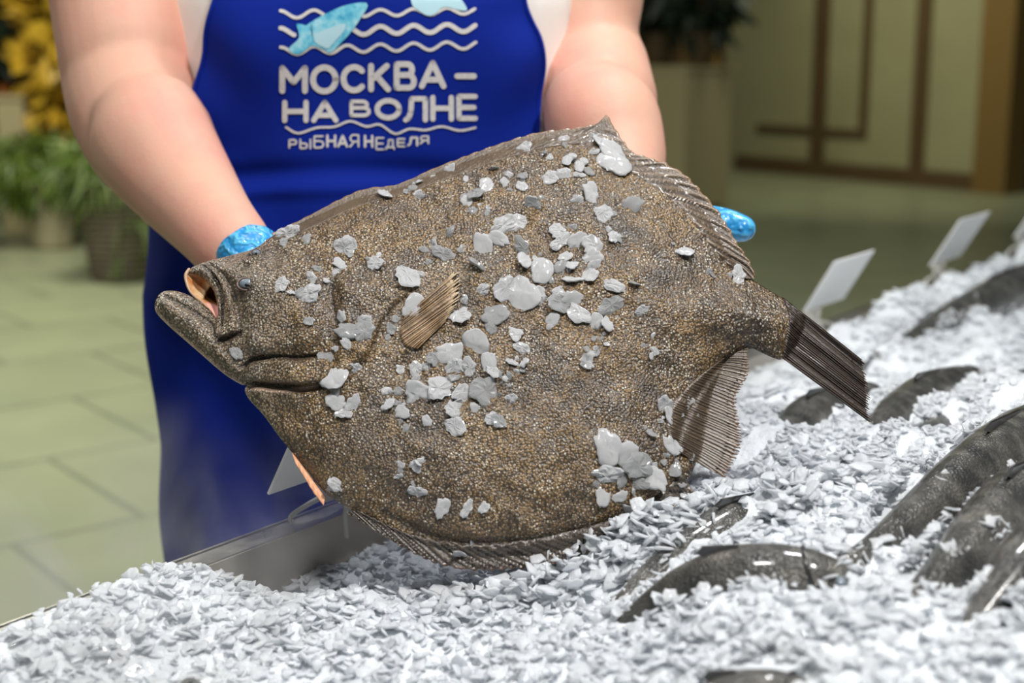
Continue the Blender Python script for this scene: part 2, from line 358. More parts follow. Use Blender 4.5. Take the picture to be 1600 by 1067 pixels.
# plants standing on the low cabinet
for i, (dx, n, m2, lab) in enumerate(((-.14, 160, M['dgreen'], 'dark leafy plant in a brown pot on the low cabinet, nearer the arm'), (.34, 200, M['dgreen'], 'dark leafy plant in a brown pot on the low cabinet, nearer the wall panels'))):
    b = cc+wd*(dx)+Z3*(ch+.02); r = empty('potted_plant', b, lab, 'plant', None)
    pot(r, b, .10, .15, .26, M['wood']); v, f = foliage(b+Z3*.62, (.26, .2, .36), n, .26, .11, .3, seed=40+i); mesh('foliage', v, f, m2, r)
    MB().tube([b+Z3*.2, b+Z3*.6], .015, 8).build('stem', M['wood'], r)
# wooden screen behind the low cabinet
sc_c = cc-wn*1.3-wd*1.5; r = empty('slatted_screen', sc_c*np.array([1, 1, 0]), 'dim brown slatted wooden screen behind the low cabinet', 'screen')
k0 = sc_c*np.array([1, 1, 0])
MB().box(k0+Z3*1.1, 1.7, .04, 2.2, (wd, wn, Z3)).build('panel', M['wood'], r, False)
for i in range(5): MB().box(k0+Z3*1.1+wd*(-.76+i*.38)+wn*.045, .07, .05, 2.2, (wd, wn, Z3)).build('slat', M['wood2'], r, False)

# ------------------------------------------------------------------ counter
RIMZ = .85; U = np.array([.600, .800, 0]); 
pa, pb = on_z(0, 1004, RIMZ), on_z(1600, 396, RIMZ); U = (pb-pa); U /= np.linalg.norm(U); N = np.array([U[1], -U[0], 0])   # N points to the customer side
R0 = pa
def qr(x, y): dx, dy = x-R0[0], y-R0[1]; return dx*N[0]+dy*N[1], dx*U[0]+dy*U[1]   # (distance from rim, along rim)
r0, r1 = -.55, 3.4; TW = .86
root = empty('display_counter', R0+U*1.4+N*TW/2-Z3*RIMZ, 'stainless steel fish counter holding the bed of ice', 'counter')
def cpt(q, r, z): return R0*np.array([1, 1, 0])+N*q+U*r+Z3*z
mb = MB(); mid = (r0+r1)/2; ln = r1-r0
AX = (U, N, Z3)
mb.box(cpt(-.014, mid, RIMZ-.004), ln, .034, .008, AX); mb.box(cpt(-.026, mid, RIMZ-.03), ln, .004, .06, AX)
mb.box(cpt(TW+.012, mid, RIMZ-.004), ln, .03, .008, AX); mb.box(cpt(TW/2, r0-.012, RIMZ-.004), .03, TW+.05, .008, AX)
mb.build('rim', M['steel'], root, False)
mb = MB(); mb.box(cpt(.003, mid, RIMZ-.06), ln, .004, .12, AX); mb.box(cpt(TW-.003, mid, RIMZ-.06), ln, .004, .12, AX); mb.box(cpt(TW/2, r0+.002, RIMZ-.06), .004, TW, .12, AX)
mb.box(cpt(TW/2, mid, RIMZ-.118), ln, TW, .004, AX); mb.build('tray', M['tray'], root, False)
MB().box(cpt(TW/2, mid, (RIMZ-.125)/2+.04), ln-.06, TW-.06, RIMZ-.125-.08, AX).build('cabinet_body', M['steel'], root, False)
MB().box(cpt(TW/2, mid, .04), ln-.14, TW-.14, .08, AX).build('plinth', M['wall_dark'], root, False)

# ------------------------------------------------------------------ ice bed
from mathutils import noise as mn
def zice(x, y):
    x = np.asarray(x, float); y = np.asarray(y, float); q, r = qr(x, y)
    z = .806+.040*S((1.20-y)/.10)+.092*S((x+.06)/.30)*S((2.0-y)/.55)+.030*S((x-.2)/.5)
    z = z+  .030*np.exp(-((x+.33)**2+(y-1.08)**2)/.010)+.012*np.exp(-((x+.24)**2+(y-1.16)**2)/.004)
    z = z+.025*np.exp(-(((x-.06)/.10)**2+((y-1.12)/.05)**2))
    z = z+.010*np.sin(x*17+y*9)*np.sin(y*13-x*5)+.006*np.sin(x*41-y*23+1)*np.sin(y*37+x*11)
    z = z+.014*S((x-.12)/.25)*(.5+.8*np.sin(x*23+y*17+1)*np.sin(y*29-x*19)); lim = np.where(q < .03, RIMZ+.012, 1.0); far = S((r-1.0)/.5)
    z = z+far*(1-S(q/.30))*.045
    return np.minimum(z, np.where(q < .05, RIMZ-.022+np.clip(q, 0, .05)*.6+.030*S((-.22-x)/.06)-.012*S((r-.7)/.3), z))
nq, nr = 210, 620
QQ, RR = np.meshgrid(np.linspace(.006, TW-.006, nq), np.linspace(r0+.01, r1, nr), indexing='ij')
X = R0[0]+N[0]*QQ+U[0]*RR; Y = R0[1]+N[1]*QQ+U[1]*RR; Zi = zice(X, Y)
rough = np.array([mn.noise(Vector((x*38, y*38, 0)))*.006+mn.noise(Vector((x*110, y*110, 5)))*.004 for x, y in zip(X.ravel(), Y.ravel())]).reshape(X.shape)
Zi = Zi+rough
V = np.stack([X, Y, Zi], -1).reshape(-1, 3)
ii, jj = np.meshgrid(np.arange(nq-1), np.arange(nr-1), indexing='ij'); a = (ii*nr+jj).ravel()
F = np.stack([a, a+nr, a+nr+1, a+1], -1)
bed = mesh('crushed_ice', V, F[:, ::-1], M['icebed']); rebase(bed, cpt(TW/2, mid, .80)); tag(bed, 'bed of white crushed ice filling the steel counter', 'ice', kind='stuff')

# flake templates
def flake_tpl(r, n=9):
    a = np.sort(np.linspace(0, 2*math.pi, n, endpoint=False)+r.uniform(-.3, .3, n)); k = r.uniform(.6, 1.15, n); el = r.uniform(.65, 1)
    ring = np.stack([np.cos(a)*k, np.sin(a)*k*el, r.uniform(-.06, .06, n)], -1); th = r.uniform(.10, .2)
    top = ring*[.86, .86, 1]+[0, 0, th]; bot = ring*[.9, .9, 1]-[0, 0, th]
    v = np.vstack([[0, 0, th+.1*r.uniform(0, 1)], top, ring, bot, [[0, 0, -th]]]); f = []
    for i in range(n):
        j = (i+1) % n; f += [(0, 1+i, 1+j), (1+i, 1+n+i, 1+n+j), (1+i, 1+n+j, 1+j), (1+n+i, 1+2*n+i, 1+2*n+j), (1+n+i, 1+2*n+j, 1+n+j), (1+3*n, 1+2*n+j, 1+2*n+i)]
    return v, np.array(f)
TPL = [flake_tpl(np.random.default_rng(100+i)) for i in range(14)]
# ------------------------------------------------------------------ salmon lying in the ice (built further down, axes needed here)
SALMON = [  # tail/narrow px, head px, radius, sink, label
 ((1150, 738), (1400, 618), .052, .020, 'grey fish in the ice right behind the flatfish tail'),
 ((1340, 715), (1530, 592), .046, .012, 'dark grey fish partly under ice, second back from the big tail fin'),
 ((1395, 730), (1640, 590), .046, .012, 'dark grey fish with snowy ice along its back near the right edge'),
 ((1450, 765), (1720, 600), .048, .012, 'dark grey fish at the right edge between two ridges of ice'),
 ((1300, 880), (1700, 655), .048, .006, 'long shiny dark fish reaching from the ice to the right edge'),
 ((1390, 925), (1740, 745), .044, .008, 'dark fish in front of the long shiny one, ice clump between them'),
 ((1500, 980), (1800, 840), .042, .010, 'dark fish at the lower right edge, half covered by blurred ice'),
 ((975, 945), (1320, 790), .044, .012, 'dark wet fish lying half buried just below the flatfish'),
 ((950, 985), (1340, 885), .040, .010, 'dark fish with pointed end in the ice, nearest below the flatfish'),
 ((1370, 560), (1680, 405), .050, .010, 'far grey fish near the counter edge, under the price cards'),
 ((1010, 1105), (1290, 1062), .034, .026, 'dark blurred fish at the bottom edge of the picture'),
 ((255, 1120), (340, 1062), .022, .020, 'small dark blurred fish tip at the bottom left in the ice')]
def on_ice(px, py):
    z = .85
    for _ in range(14): p = on_z(px, py, z); z = .5*z+.5*float(zice(p[0], p[1]))
    return on_z(px, py, z)
AXES = [(on_ice(*s[0]), on_ice(*s[1]), s[2], s[3]) for s in SALMON]
def clumps():   # ice pushed up against the flanks of the lying fish
    r = np.random.default_rng(77); vs = []; fs = []; base = 0
    for (A, B, R, sk) in AXES:
        d = B-A; Ld = np.linalg.norm(d); X_ = d/Ld; Y_ = np.cross(Z3, X_); Y_ /= np.linalg.norm(Y_)
        for _ in range(int(900*Ld/.4)):
            t_ = r.uniform(0, 1.05); g = math.sin(t_*19+A[0]*40)+math.sin(t_*43+A[1]*30); sd = r.choice([-1, 1]); rad = R*.74*float(np.interp(t_, [0, .3, .6, .9, 1], [.3, .8, 1, .7, .2]))
            if g < -.2 and r.uniform() < .8: continue
            yy = sd*rad*r.uniform(.55 if g > .9 else .8, 1.25); p = A+X_*t_*Ld+Y_*yy; top = A[2]+(B[2]-A[2])*t_-sk+R*.02+.010*math.sin(3.14*t_)+(math.sqrt(max(0, rad**2-yy**2))*1.25 if abs(yy) < rad else 0)
            z = max(top, float(zice(p[0], p[1])))+.001; v, f = TPL[r.integers(len(TPL))]; s = r.uniform(.006, .016)*.5
            e = Matrix.Rotation(r.normal(0, .5), 3, 'X') @ Matrix.Rotation(r.normal(0, .5), 3, 'Y') @ Matrix.Rotation(r.uniform(0, 6.28), 3, 'Z')
            vs.append((v*s*[1, 1, .7]) @ np.array(e).T+[p[0], p[1], z+r.uniform(0, .003)]); fs.append(f+base); base += len(v)
    return np.vstack(vs), np.vstack(fs)
def scatter(n, xr, yr, smin, smax, lift, seed, tilt=.5, stack=0.):
    r = np.random.default_rng(seed); vs = []; fs = []; base = 0
    xs = r.uniform(*xr, n); ys = r.uniform(*yr, n); q, rr = qr(xs, ys)
    ok = (q > .012) & (q < TW-.02) & (rr > r0+.02) & (rr < r1); xs, ys = xs[ok], ys[ok]
    keep = np.ones(len(xs), bool)
    for (A, B, R, sk) in AXES:
        d = B-A; Ld = np.hypot(d[0], d[1]); t_ = ((xs-A[0])*d[0]+(ys-A[1])*d[1])/Ld**2; dist = np.abs((xs-A[0])*d[1]-(ys-A[1])*d[0])/Ld
        prof = np.sin(np.clip(t_*.9+.1, 0, 1)*math.pi*.62)
        keep &= ~((t_ > .02) & (t_ < 1.05) & (dist < R*.86*prof+r.normal(0, .005, len(xs))) & ~((dist > R*.15) & (np.sin(xs*47+ys*31)+np.sin(ys*61-xs*23+2) > .95)) & (r.uniform(size=len(xs)) > .03))
    xs, ys = xs[keep], ys[keep]; zs = zice(xs, ys)
    for x, y, z in zip(xs, ys, zs):
        v, f = TPL[r.integers(len(TPL))]; s = r.uniform(smin, smax)*.5
        e = Matrix.Rotation(r.uniform(0, 6.28), 3, 'Z'); e = Matrix.Rotation(r.normal(0, tilt), 3, 'X') @ Matrix.Rotation(r.normal(0, tilt), 3, 'Y') @ e
        vs.append((v*s*[1, 1, .7]) @ np.array(e).T+[x, y, z+lift+r.uniform(-.002, .005)+float(stack)*r.uniform()]); fs.append(f+base); base += len(v)
    return np.vstack(vs), np.vstack(fs)
A_ = [scatter(17000, (-.6, .75), (.58, 1.55), .007, .020, .001, 1, .38), scatter(9000, (-.2, 1.5), (1.4, 3.0), .010, .024, .002, 2, .3), scatter(6000, (-.6, .7), (.62, 1.5), .006, .013, .003, 3, .6), scatter(420, (-.07, .24), (1.055, 1.115), .010, .022, .002, 4, .5, .012), scatter(350, (.10, .30), (1.10, 1.20), .010, .024, .002, 6, .5, .010)]
A_.append(clumps())
vs = []; fs = []; b0 = 0
for v, f in A_: vs.append(v); fs.append(f+b0); b0 += len(v)
fl = mesh('ice_flakes', np.vstack(vs), np.vstack(fs), M['flake_bed'], smooth=True); rebase(fl, cpt(TW/2, mid, .82)); tag(fl, 'loose ice flakes covering the ice bed around the fish', 'ice', kind='stuff')

# salmon model along +X, length 1, radius 1 -> scaled
def build_salmon(i, A, B, R, sink, label):
    d = B-A; Lc = np.linalg.norm(d); X_ = d/Lc; Y_ = np.cross(Z3, X_); Y_ /= np.linalg.norm(Y_); Z_ = np.cross(X_, Y_)
    base = A+Z_*(R*.02-sink)
    r = empty('whole_fish', base, label, 'fish', None)
    prof = [(0, .30), (.06, .34), (.15, .50), (.30, .78), (.48, .98), (.62, 1.0), (.75, .93), (.86, .78), (.94, .55), (1.0, .18)]
    tt = np.linspace(0, 1, 44); rr = np.interp(tt, [p[0] for p in prof], [p[1] for p in prof]); rings = []; bel = []
    for tv, rv in zip(tt, rr):
        bend = .014*math.sin(tv*3.1+i)
        ring = [base+X_*tv*Lc+Y_*(R*.74*rv*math.cos(a)+bend)+Z_*(R*rv*math.sin(a)*.95+.010*math.sin(tv*3.14)) for a in np.linspace(0, 2*math.pi, 29)[:-1]]
        rings.append(np.array(ring)); bel += [float(S((-math.sin(a)-.15)/.6)) for a in np.linspace(0, 2*math.pi, 29)[:-1]]
    v, f = loft(rings, 28); mesh('body', v, f, M['salmon'], r, attrs={'belly': bel})
    def P(tv, y, z): return base+X_*tv*Lc+Y_*(y+.014*math.sin(tv*3.1+i))+Z_*(z+.010*math.sin(max(0, min(1, tv))*3.14))
    def fin(name, pts, th=.0015):
        n = len(pts); v = [P(*p)+Y_*th for p in pts]+[P(*p)-Y_*th for p in pts]
        f = [tuple(range(n)), tuple(range(2*n-1, n-1, -1))]+[(k, k+n, (k+1) % n+n, (k+1) % n) for k in range(n)]
        mesh(name, v, f, M['salmon_fin'], r, False)
    fin('tail_fin', [(.02, 0, R*.26), (-.05, 0, R*.10), (-.08, 0, -R*.1), (-.09, 0, -R*.4), (-.10, 0, -R*.9), (-.05, 0, -R*.7), (.02, 0, -R*.26)])
    fin('dorsal_fin', [(.46, 0, R*.86), (.43, 0, R*.97), (.46, 0, R*1.06), (.60, 0, R*.98), (.58, 0, R*.88)])
    for s_ in (-1, 1):
        mb = MB(); mb.tube([P(.93, s_*R*.36, R*.24), P(.932, s_*R*.44, R*.25)], [R*.11, R*.09], 12, 3); mb.build('eye', M['eye'], r)
    v, f = tube([P(.83, R*.60*math.cos(a), R*.80*math.sin(a)) for a in np.linspace(-.5, math.pi+.5, 12)], .0014, 6, 2); mesh('gill_edge', v, f, M['salmon_fin'], r)
for i, (s, a) in enumerate(zip(SALMON, AXES)): build_salmon(i, a[0], a[1], a[2], a[3], s[4])

# ------------------------------------------------------------------ flatfish
FQ = np.array([0, 1.10, .882]); FT = np.array([0, .25, .33]); FT /= np.linalg.norm(FT); FN = np.cross([1., 0, 0], FT)   # plane normal
if FN[1] > 0: FN = -FN
def fst(p):   # pixel -> (s,t) on the fish's plane
    d = ray(*p); k = (FQ-CAM).dot(FN)/d.dot(FN); P = CAM+d*k-FQ; return (P[0], P.dot(FT))
EV = -ray(780, 545); EV /= np.linalg.norm(EV)       # the fish's own thickness direction
def f3(s, t, h): s = np.asarray(s); t = np.asarray(t); h = np.asarray(h); return FQ+s[..., None]*np.array([1., 0, 0])+t[..., None]*FT+h[..., None]*EV
def ST(pts): return np.array([fst(p) for p in pts])
BODY = [(292,427),(298,418),(313,412),(330,406),(345,403),(372,396),(400,388),(425,368),(470,348),(510,330),(560,308),(620,296),(680,271),(740,248),(800,228),(850,214),(900,209),(930,206),(965,225),(990,252),(1040,275),(1085,315),(1108,345),(1130,385),(1155,425),(1178,438),(1200,452),(1232,472),(1262,495),(1240,545),(1222,564),(1205,558),(1190,551),(1172,542),(1140,562),(1112,605),(1098,660),(1090,720),(1070,762),(1035,798),(960,833),(880,858),(800,870),(720,870),(650,847),(580,815),(535,790),(505,768),(474,728),(440,688),(412,648),(390,626),(381,610),(386,601),(378,602),(350,585),(300,541),(265,511),(243,489),(241,476),(246,461),(257,454),(275,454),(296,461),(313,471),(330,485),(339,499),(341,485),(338,470),(333,453),(323,440),(306,428)]
def smooth_poly(P, it=2):
    P = np.array(P, float)
    for _ in range(it):
        Q = np.roll(P, -1, axis=0); P = np.stack([.78*P+.22*Q, .22*P+.78*Q], 1).reshape(-1, 2)
    return P
BP = np.array([fst(p) for p in smooth_poly(BODY, 2)])
G = .00135
smin, tmin = BP.min(0)-2*G; smax, tmax = BP.max(0)+2*G
ns, nt = int((smax-smin)/G)+1, int((tmax-tmin)/G)+1
SS, TT = np.meshgrid(smin+np.arange(ns)*G, tmin+np.arange(nt)*G, indexing='ij')
ins = in_poly(SS, TT, BP); D, BX, BY, _, _ = dist_line(SS, TT, BP, True)
D0 = np.where(ins, D, 0)
def gauss(cs, ct, r): return np.exp(-((SS-cs)**2+(TT-ct)**2)/r**2)
def G2(px, py, rpx): s, t_ = fst((px, py)); return gauss(s, t_, rpx*.00055)
def pl(pts, smooth=True):
    A = ST(pts); return catmull(A, 5)
def blurred(A, it):
    for _ in range(it): A = (A+np.roll(A, 1, 0)+np.roll(A, -1, 0)+np.roll(A, 1, 1)+np.roll(A, -1, 1))/5
    return A
Hf = .036*(1-(1-np.clip(D0/.115, 0, 1))**2)**.80
Hf = np.where(ins, blurred(Hf, 6)*S(D0/.002+.3), 0)+0
Hb = .020*(1-(1-np.clip(D0/.10, 0, 1))**2)**.8
pale = np.zeros(SS.shape); dark = np.zeros(SS.shape); grey = np.zeros(SS.shape)
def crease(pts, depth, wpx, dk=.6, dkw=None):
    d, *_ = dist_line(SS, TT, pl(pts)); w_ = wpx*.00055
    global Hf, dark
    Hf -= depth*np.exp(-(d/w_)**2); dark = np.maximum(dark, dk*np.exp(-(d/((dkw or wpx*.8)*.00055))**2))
def ridge(pts, ht, wpx):
    d, *_ = dist_line(SS, TT, pl(pts)); global Hf; Hf = Hf+ht*np.exp(-(d/(wpx*.00055))**2)
def plate(pts, ht, soft=4):
    P = ST(smooth_poly(pts, 2)); i_ = in_poly(SS, TT, P); d, *_ = dist_line(SS, TT, P, True)
    global Hf; Hf = Hf+ht*S(np.where(i_, d, 0)/(soft*.00055)); return i_, d
# head reliefs
plate([(383,560),(440,556),(505,553),(520,520),(528,440),(500,400),(420,395),(375,420),(380,500)], .006, 26)
plate([(375,590),(392,566),(430,558),(500,556),(530,556),(522,598),(480,604),(430,601),(385,600)], .005, 9)
plate([(530,430),(600,440),(640,470),(610,505),(592,545),(560,582),(520,600),(528,540),(532,480)], .004, 14)
plate([(313,415),(330,424),(344,443),(350,465),(349,512),(342,530),(336,520),(341,498),(339,472),(333,452),(322,439),(304,426)], .004, 4)
plate([(321,413),(352,432),(366,456),(373,484),(378,518),(345,531),(350,510),(351,465),(345,442),(330,422)], .0065, 5)
plate([(246,478),(258,462),(290,475),(312,490),(335,510),(345,535),(380,570),(378,590),(345,570),(290,522)], .003, 10)
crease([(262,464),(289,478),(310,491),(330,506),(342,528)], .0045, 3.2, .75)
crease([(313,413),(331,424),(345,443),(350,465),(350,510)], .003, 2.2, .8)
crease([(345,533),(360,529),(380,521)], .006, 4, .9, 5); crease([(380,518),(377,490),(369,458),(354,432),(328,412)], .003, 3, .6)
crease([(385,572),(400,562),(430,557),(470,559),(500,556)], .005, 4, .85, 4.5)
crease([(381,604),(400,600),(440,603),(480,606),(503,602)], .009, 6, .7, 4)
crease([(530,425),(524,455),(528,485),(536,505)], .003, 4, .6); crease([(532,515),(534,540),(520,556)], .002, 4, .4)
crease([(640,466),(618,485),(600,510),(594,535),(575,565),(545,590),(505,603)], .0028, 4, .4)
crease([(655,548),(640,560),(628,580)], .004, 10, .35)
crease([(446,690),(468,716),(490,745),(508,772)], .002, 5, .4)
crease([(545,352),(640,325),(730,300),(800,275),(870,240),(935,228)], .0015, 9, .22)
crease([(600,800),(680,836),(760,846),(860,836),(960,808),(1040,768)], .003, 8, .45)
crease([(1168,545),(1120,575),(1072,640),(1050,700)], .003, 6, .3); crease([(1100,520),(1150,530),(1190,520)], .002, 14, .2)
ridge([(560,455),(700,440),(850,440),(1000,470),(1120,500),(1200,510)], .003, 30)
ridge([(360,420),(380,410),(420,408)], .003, 10)
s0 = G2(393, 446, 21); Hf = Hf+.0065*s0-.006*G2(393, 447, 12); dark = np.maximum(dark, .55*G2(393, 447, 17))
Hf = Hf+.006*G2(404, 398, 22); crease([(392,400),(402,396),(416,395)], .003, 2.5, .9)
# mottling reliefs
nz = np.zeros(SS.shape)
for i in range(26):
    a = rng.uniform(0, 6.28); k = rng.uniform(60, 420); nz += np.sin((SS*math.cos(a)+TT*math.sin(a))*k+rng.uniform(0, 6.28)+2*np.sin(SS*33+TT*21*i/7))*(50/k)
Hf = Hf+.0007*nz*S(D0/.02)
# wrinkles behind the gill, along the lower body
dS, dT = fst((600, 680)); wr = gauss(dS, dT, .055); Hf = Hf+.0006*wr*np.sin((SS*.9+TT*.45)*1900+3*np.sin(TT*90))
lo = np.exp(-((D0-.012)/.014)**2)*(TT < fst((0, 700))[1]); Hf = Hf+.0006*lo*np.sin(D0*2600+3*np.sin(SS*60))
SPOTS = [(860,590),(880,632),(908,600),(955,640),(950,680),(850,690),(640,760),(1050,560),(1075,530),(990,520),(1010,440),(1060,480),(1085,590),(700,330),(790,360),(870,560),(1130,450),(940,590),(900,510),(760,640),(690,790),(820,770),(1005,600),(1040,640),(1110,470),(640,400)]
for (x, y) in SPOTS: dark = np.maximum(dark, .55*G2(x, y, rng.uniform(9, 16)))
# colour zones
sh, _ = fst((540, 0)); grey = S((sh-SS)/.06)*.6; grey = np.maximum(grey, .3*gauss(*fst((680, 470)), .05)); grey = np.maximum(grey, .3*gauss(*fst((600, 640)), .035))
d, *_ , tv = dist_line(SS, TT, pl([(241,484),(243,490),(265,513),(300,543),(350,588),(380,606)])); pale = np.exp(-(d/(5.5*.00055))**4)
d, *_ = dist_line(SS, TT, pl([(388,604),(420,607),(455,609),(500,603)])); pale = np.maximum(pale, .8*np.exp(-(d/(3.2*.00055))**2))
d, *_ = dist_line(SS, TT, pl([(382,606),(385,618),(392,630)])); pale = np.maximum(pale, .5*np.exp(-(d/(3*.00055))**2))
Hf = np.where(ins, np.maximum(Hf, .0006), 0)
# mesh: keep cells whose centre is inside, snap the rim to the outline
cell = in_poly(SS[:-1, :-1]+G/2, TT[:-1, :-1]+G/2, BP)
used = np.zeros(SS.shape, bool); cnt = np.zeros(SS.shape, int)
for a_, b_ in ((0, 0), (1, 0), (0, 1), (1, 1)):
    used[a_:ns-1+a_, b_:nt-1+b_] |= cell; cnt[a_:ns-1+a_, b_:nt-1+b_] += cell
rim_ = used & (cnt < 4); SX = np.where(rim_, BX, SS); TX = np.where(rim_, BY, TT)
Hf2 = np.where(rim_, 0, Hf); Hb2 = np.where(rim_, 0, -Hb)
fid = -np.ones(SS.shape, int); fid[used] = np.arange(used.sum()); nf = used.sum()
inn = used & ~rim_; bid = fid.copy(); bid[inn] = nf+np.arange(inn.sum())
VF = f3(SX[used], TX[used], Hf2[used]); VB = f3(SX[inn], TX[inn], Hb2[inn]); VV = np.vstack([VF, VB])
ci, cj = np.nonzero(cell)
def quads(I): return np.stack([I[ci, cj], I[ci+1, cj], I[ci+1, cj+1], I[ci, cj+1]], -1)
FF = np.vstack([quads(fid), quads(bid)[:, ::-1]])
back = np.zeros(inn.sum())
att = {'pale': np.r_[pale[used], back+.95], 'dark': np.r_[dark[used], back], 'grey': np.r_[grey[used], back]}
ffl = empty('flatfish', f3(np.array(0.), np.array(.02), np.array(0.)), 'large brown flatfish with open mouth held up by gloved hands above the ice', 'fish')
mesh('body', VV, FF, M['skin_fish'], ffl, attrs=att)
BVF = BVHTree.FromPolygons([tuple(v) for v in VF], [tuple(int(i) for i in q) for q in quads(fid)])
def Hs(s, t):
    i = np.clip(((np.asarray(s)-smin)/G).astype(int), 0, ns-1); j = np.clip(((np.asarray(t)-tmin)/G).astype(int), 0, nt-1); return Hf2[i, j]
def fin(name, inner, outer, m, nrays, skew=0., amp=.0012, n=420, mw=16, lift=.0016, jag=.05, lab=None, tipw=.12, curl=0.0):
    if name == 'dorsal_fin': lift = .0005
    I = resample(catmull(ST(inner), 8), n); O = resample(catmull(ST(outer), 8), n); u = np.linspace(0, 1, n); v = []; ry = []; tp = []
    g_ = np.random.default_rng(nrays); cs_ = [(nrays*math.pi*g_.uniform(.7, 3.2), g_.uniform(0, 6.28), g_.uniform(.4, 1)) for _ in range(13)]
    def fib(q): 
        a_ = sum(w_*np.sin(k_*q+p_) for k_, p_, w_ in cs_)/2.6; return S(a_*.5+.5)
    for k in range(mw):
        wv_ = k/(mw-1); rr_ = fib(u+skew*wv_/nrays)*(1 if name != 'tail_fin' else .35+.65*np.abs(np.sin(u*math.pi*5.5+.4))); wj = wv_*(1-jag*(1-rr_)*(wv_ > .85))
        s = I[:, 0]*(1-wj)+O[:, 0]*wj; t_ = I[:, 1]*(1-wj)+O[:, 1]*wj
        b_ = blurred_line(np.array([Hs(s, t_)]))[0]
        h = np.maximum(b_, .001)+(lift if k else -.001)+amp*(u**2 if name == 'dorsal_fin' else 1)*rr_*min(1, k/2)+curl*wv_**2+(.0022*np.sin(u*20+.6)*S(np.array(wv_*2)) if name == 'tail_fin' else 0)
        v.append(f3(s, t_, h)); ry.append(rr_**1.4 if name != 'dorsal_fin' else .5+(rr_**1.4-.5)*S((u-.5)/.15)); tp.append(np.full(n, float(S((wv_-1+tipw)/tipw))))
    front = np.vstack(v); back_ = front-EV*.0016
    q = [(k*n+i, k*n+i+1, (k+1)*n+i+1, (k+1)*n+i) for k in range(mw-1) for i in range(n-1)]; nv = len(front)
    fb = [tuple(x+nv for x in f[::-1]) for f in q]
    rim = [(k*n, (k+1)*n, (k+1)*n+nv, k*n+nv) for k in range(mw-1)]+[((k+1)*n-1, (k+2)*n-1, (k+2)*n-1+nv, (k+1)*n-1+nv)[::-1] for k in range(mw-1)]+[((mw-1)*n+i, (mw-1)*n+i+1, (mw-1)*n+i+1+nv, (mw-1)*n+i+nv) for i in range(n-1)]
    o = mesh(name, np.vstack([front, back_]), q+fb+rim, m, ffl, attrs={'ray': np.tile(np.concatenate(ry), 2), 'tip': np.tile(np.concatenate(tp), 2)})
    if lab: o['label'] = lab
    return o
def blurred_line(A):
    for _ in range(4): A = (A+np.roll(A, 1, 1)+np.roll(A, -1, 1))/3
    return A
fin('dorsal_fin', [(430,378),(480,362),(560,325),(640,303),(720,275),(800,248),(880,230),(925,238),(965,262),(1010,290),(1060,325),(1095,370),(1130,410),(1160,436)],
    [(425,364),(470,343),(560,298),(620,288),(680,262),(740,239),(800,218),(850,205),(900,200),(932,193),(945,182),(949,178),(956,192),(985,234),(1010,245),(1040,255),(1070,273),(1097,300),(1122,330),(1140,358),(1157,388),(1172,410),(1180,436)],
    M['dfin'], 34, -3, .0030, n=900, tipw=.12, jag=.04)
fin('tail_fin', [(1222,560),(1222,540),(1226,515),(1228,490),(1222,464)], [(1362,663),(1358,640),(1358,615),(1354,592),(1350,566)], M['tail'], 22, 0, .0018, n=260, mw=60, lift=.001, jag=.05, tipw=.03)
fin('anal_fin', [(560,796),(640,832),(720,846),(800,842),(880,828),(960,806),(1020,775),(1062,735)], [(540,800),(648,865),(720,889),(800,889),(880,880),(960,862),(1040,838),(1102,797)], M['anal'], 34, -5, .0016, n=620, tipw=.12, jag=.06)
fin('rear_fin', [(1130,558),(1085,590),(1050,625),(1035,660),(1048,700)], [(1168,543),(1168,585),(1150,625),(1158,692),(1132,747)], M['fin'], 34, -2, .0009, n=300, mw=30, tipw=.06, jag=.06, lab='loose rear end of the lower fin')
fin('pectoral_fin', [(655,546),(636,540),(628,520),(634,498)], [(700,502),(716,478),(722,450),(716,424)], M['pect'], 13, 0, .0011, n=160, mw=40, lift=.002, jag=.12, tipw=.3)
fin('pelvic_fin', [(456,706),(474,730),(494,758),(508,778)], [(462,724),(476,746),(489,768),(506,790)], M['pelvic'], 5, 0, .0005, n=60, mw=6, lift=.0, lab='pale orange pelvic fin')
# mouth: hollow bowl behind the opening
MP = ST(smooth_poly([(290,425),(291,441),(296,456),(307,467),(320,477),(330,490),(339,503),(346,500),(345,470),(338,448),(326,434),(308,421)], 2))
g = .0009; s0_, t0_ = MP.min(0); s1_, t1_ = MP.max(0); MS, MT = np.meshgrid(np.arange(s0_, s1_, g), np.arange(t0_, t1_, g), indexing='ij')
mi = in_poly(MS, MT, MP); md, mbx, mby, _, _ = dist_line(MS, MT, MP, True); cellm = in_poly(MS[:-1, :-1]+g/2, MT[:-1, :-1]+g/2, MP)
us = np.zeros(MS.shape, bool)
for a_, b_ in ((0, 0), (1, 0), (0, 1), (1, 1)): us[a_:MS.shape[0]-1+a_, b_:MS.shape[1]-1+b_] |= cellm
hm = -.001-.012*S(np.where(mi, md, 0)/.010)
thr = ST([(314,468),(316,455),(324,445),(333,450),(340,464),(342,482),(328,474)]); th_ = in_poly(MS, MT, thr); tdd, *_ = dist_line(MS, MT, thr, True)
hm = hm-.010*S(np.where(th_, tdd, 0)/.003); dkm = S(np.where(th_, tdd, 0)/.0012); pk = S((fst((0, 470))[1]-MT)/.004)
idm = -np.ones(MS.shape, int); idm[us] = np.arange(us.sum()); ai, aj = np.nonzero(cellm)
mesh('mouth_lining', f3(np.where(mi, MS, mbx)[us], np.where(mi, MT, mby)[us], hm[us]), np.stack([idm[ai, aj], idm[ai+1, aj], idm[ai+1, aj+1], idm[ai, aj+1]], -1), M['mouth'], ffl, attrs={'dark': dkm[us], 'pink': pk[us]})
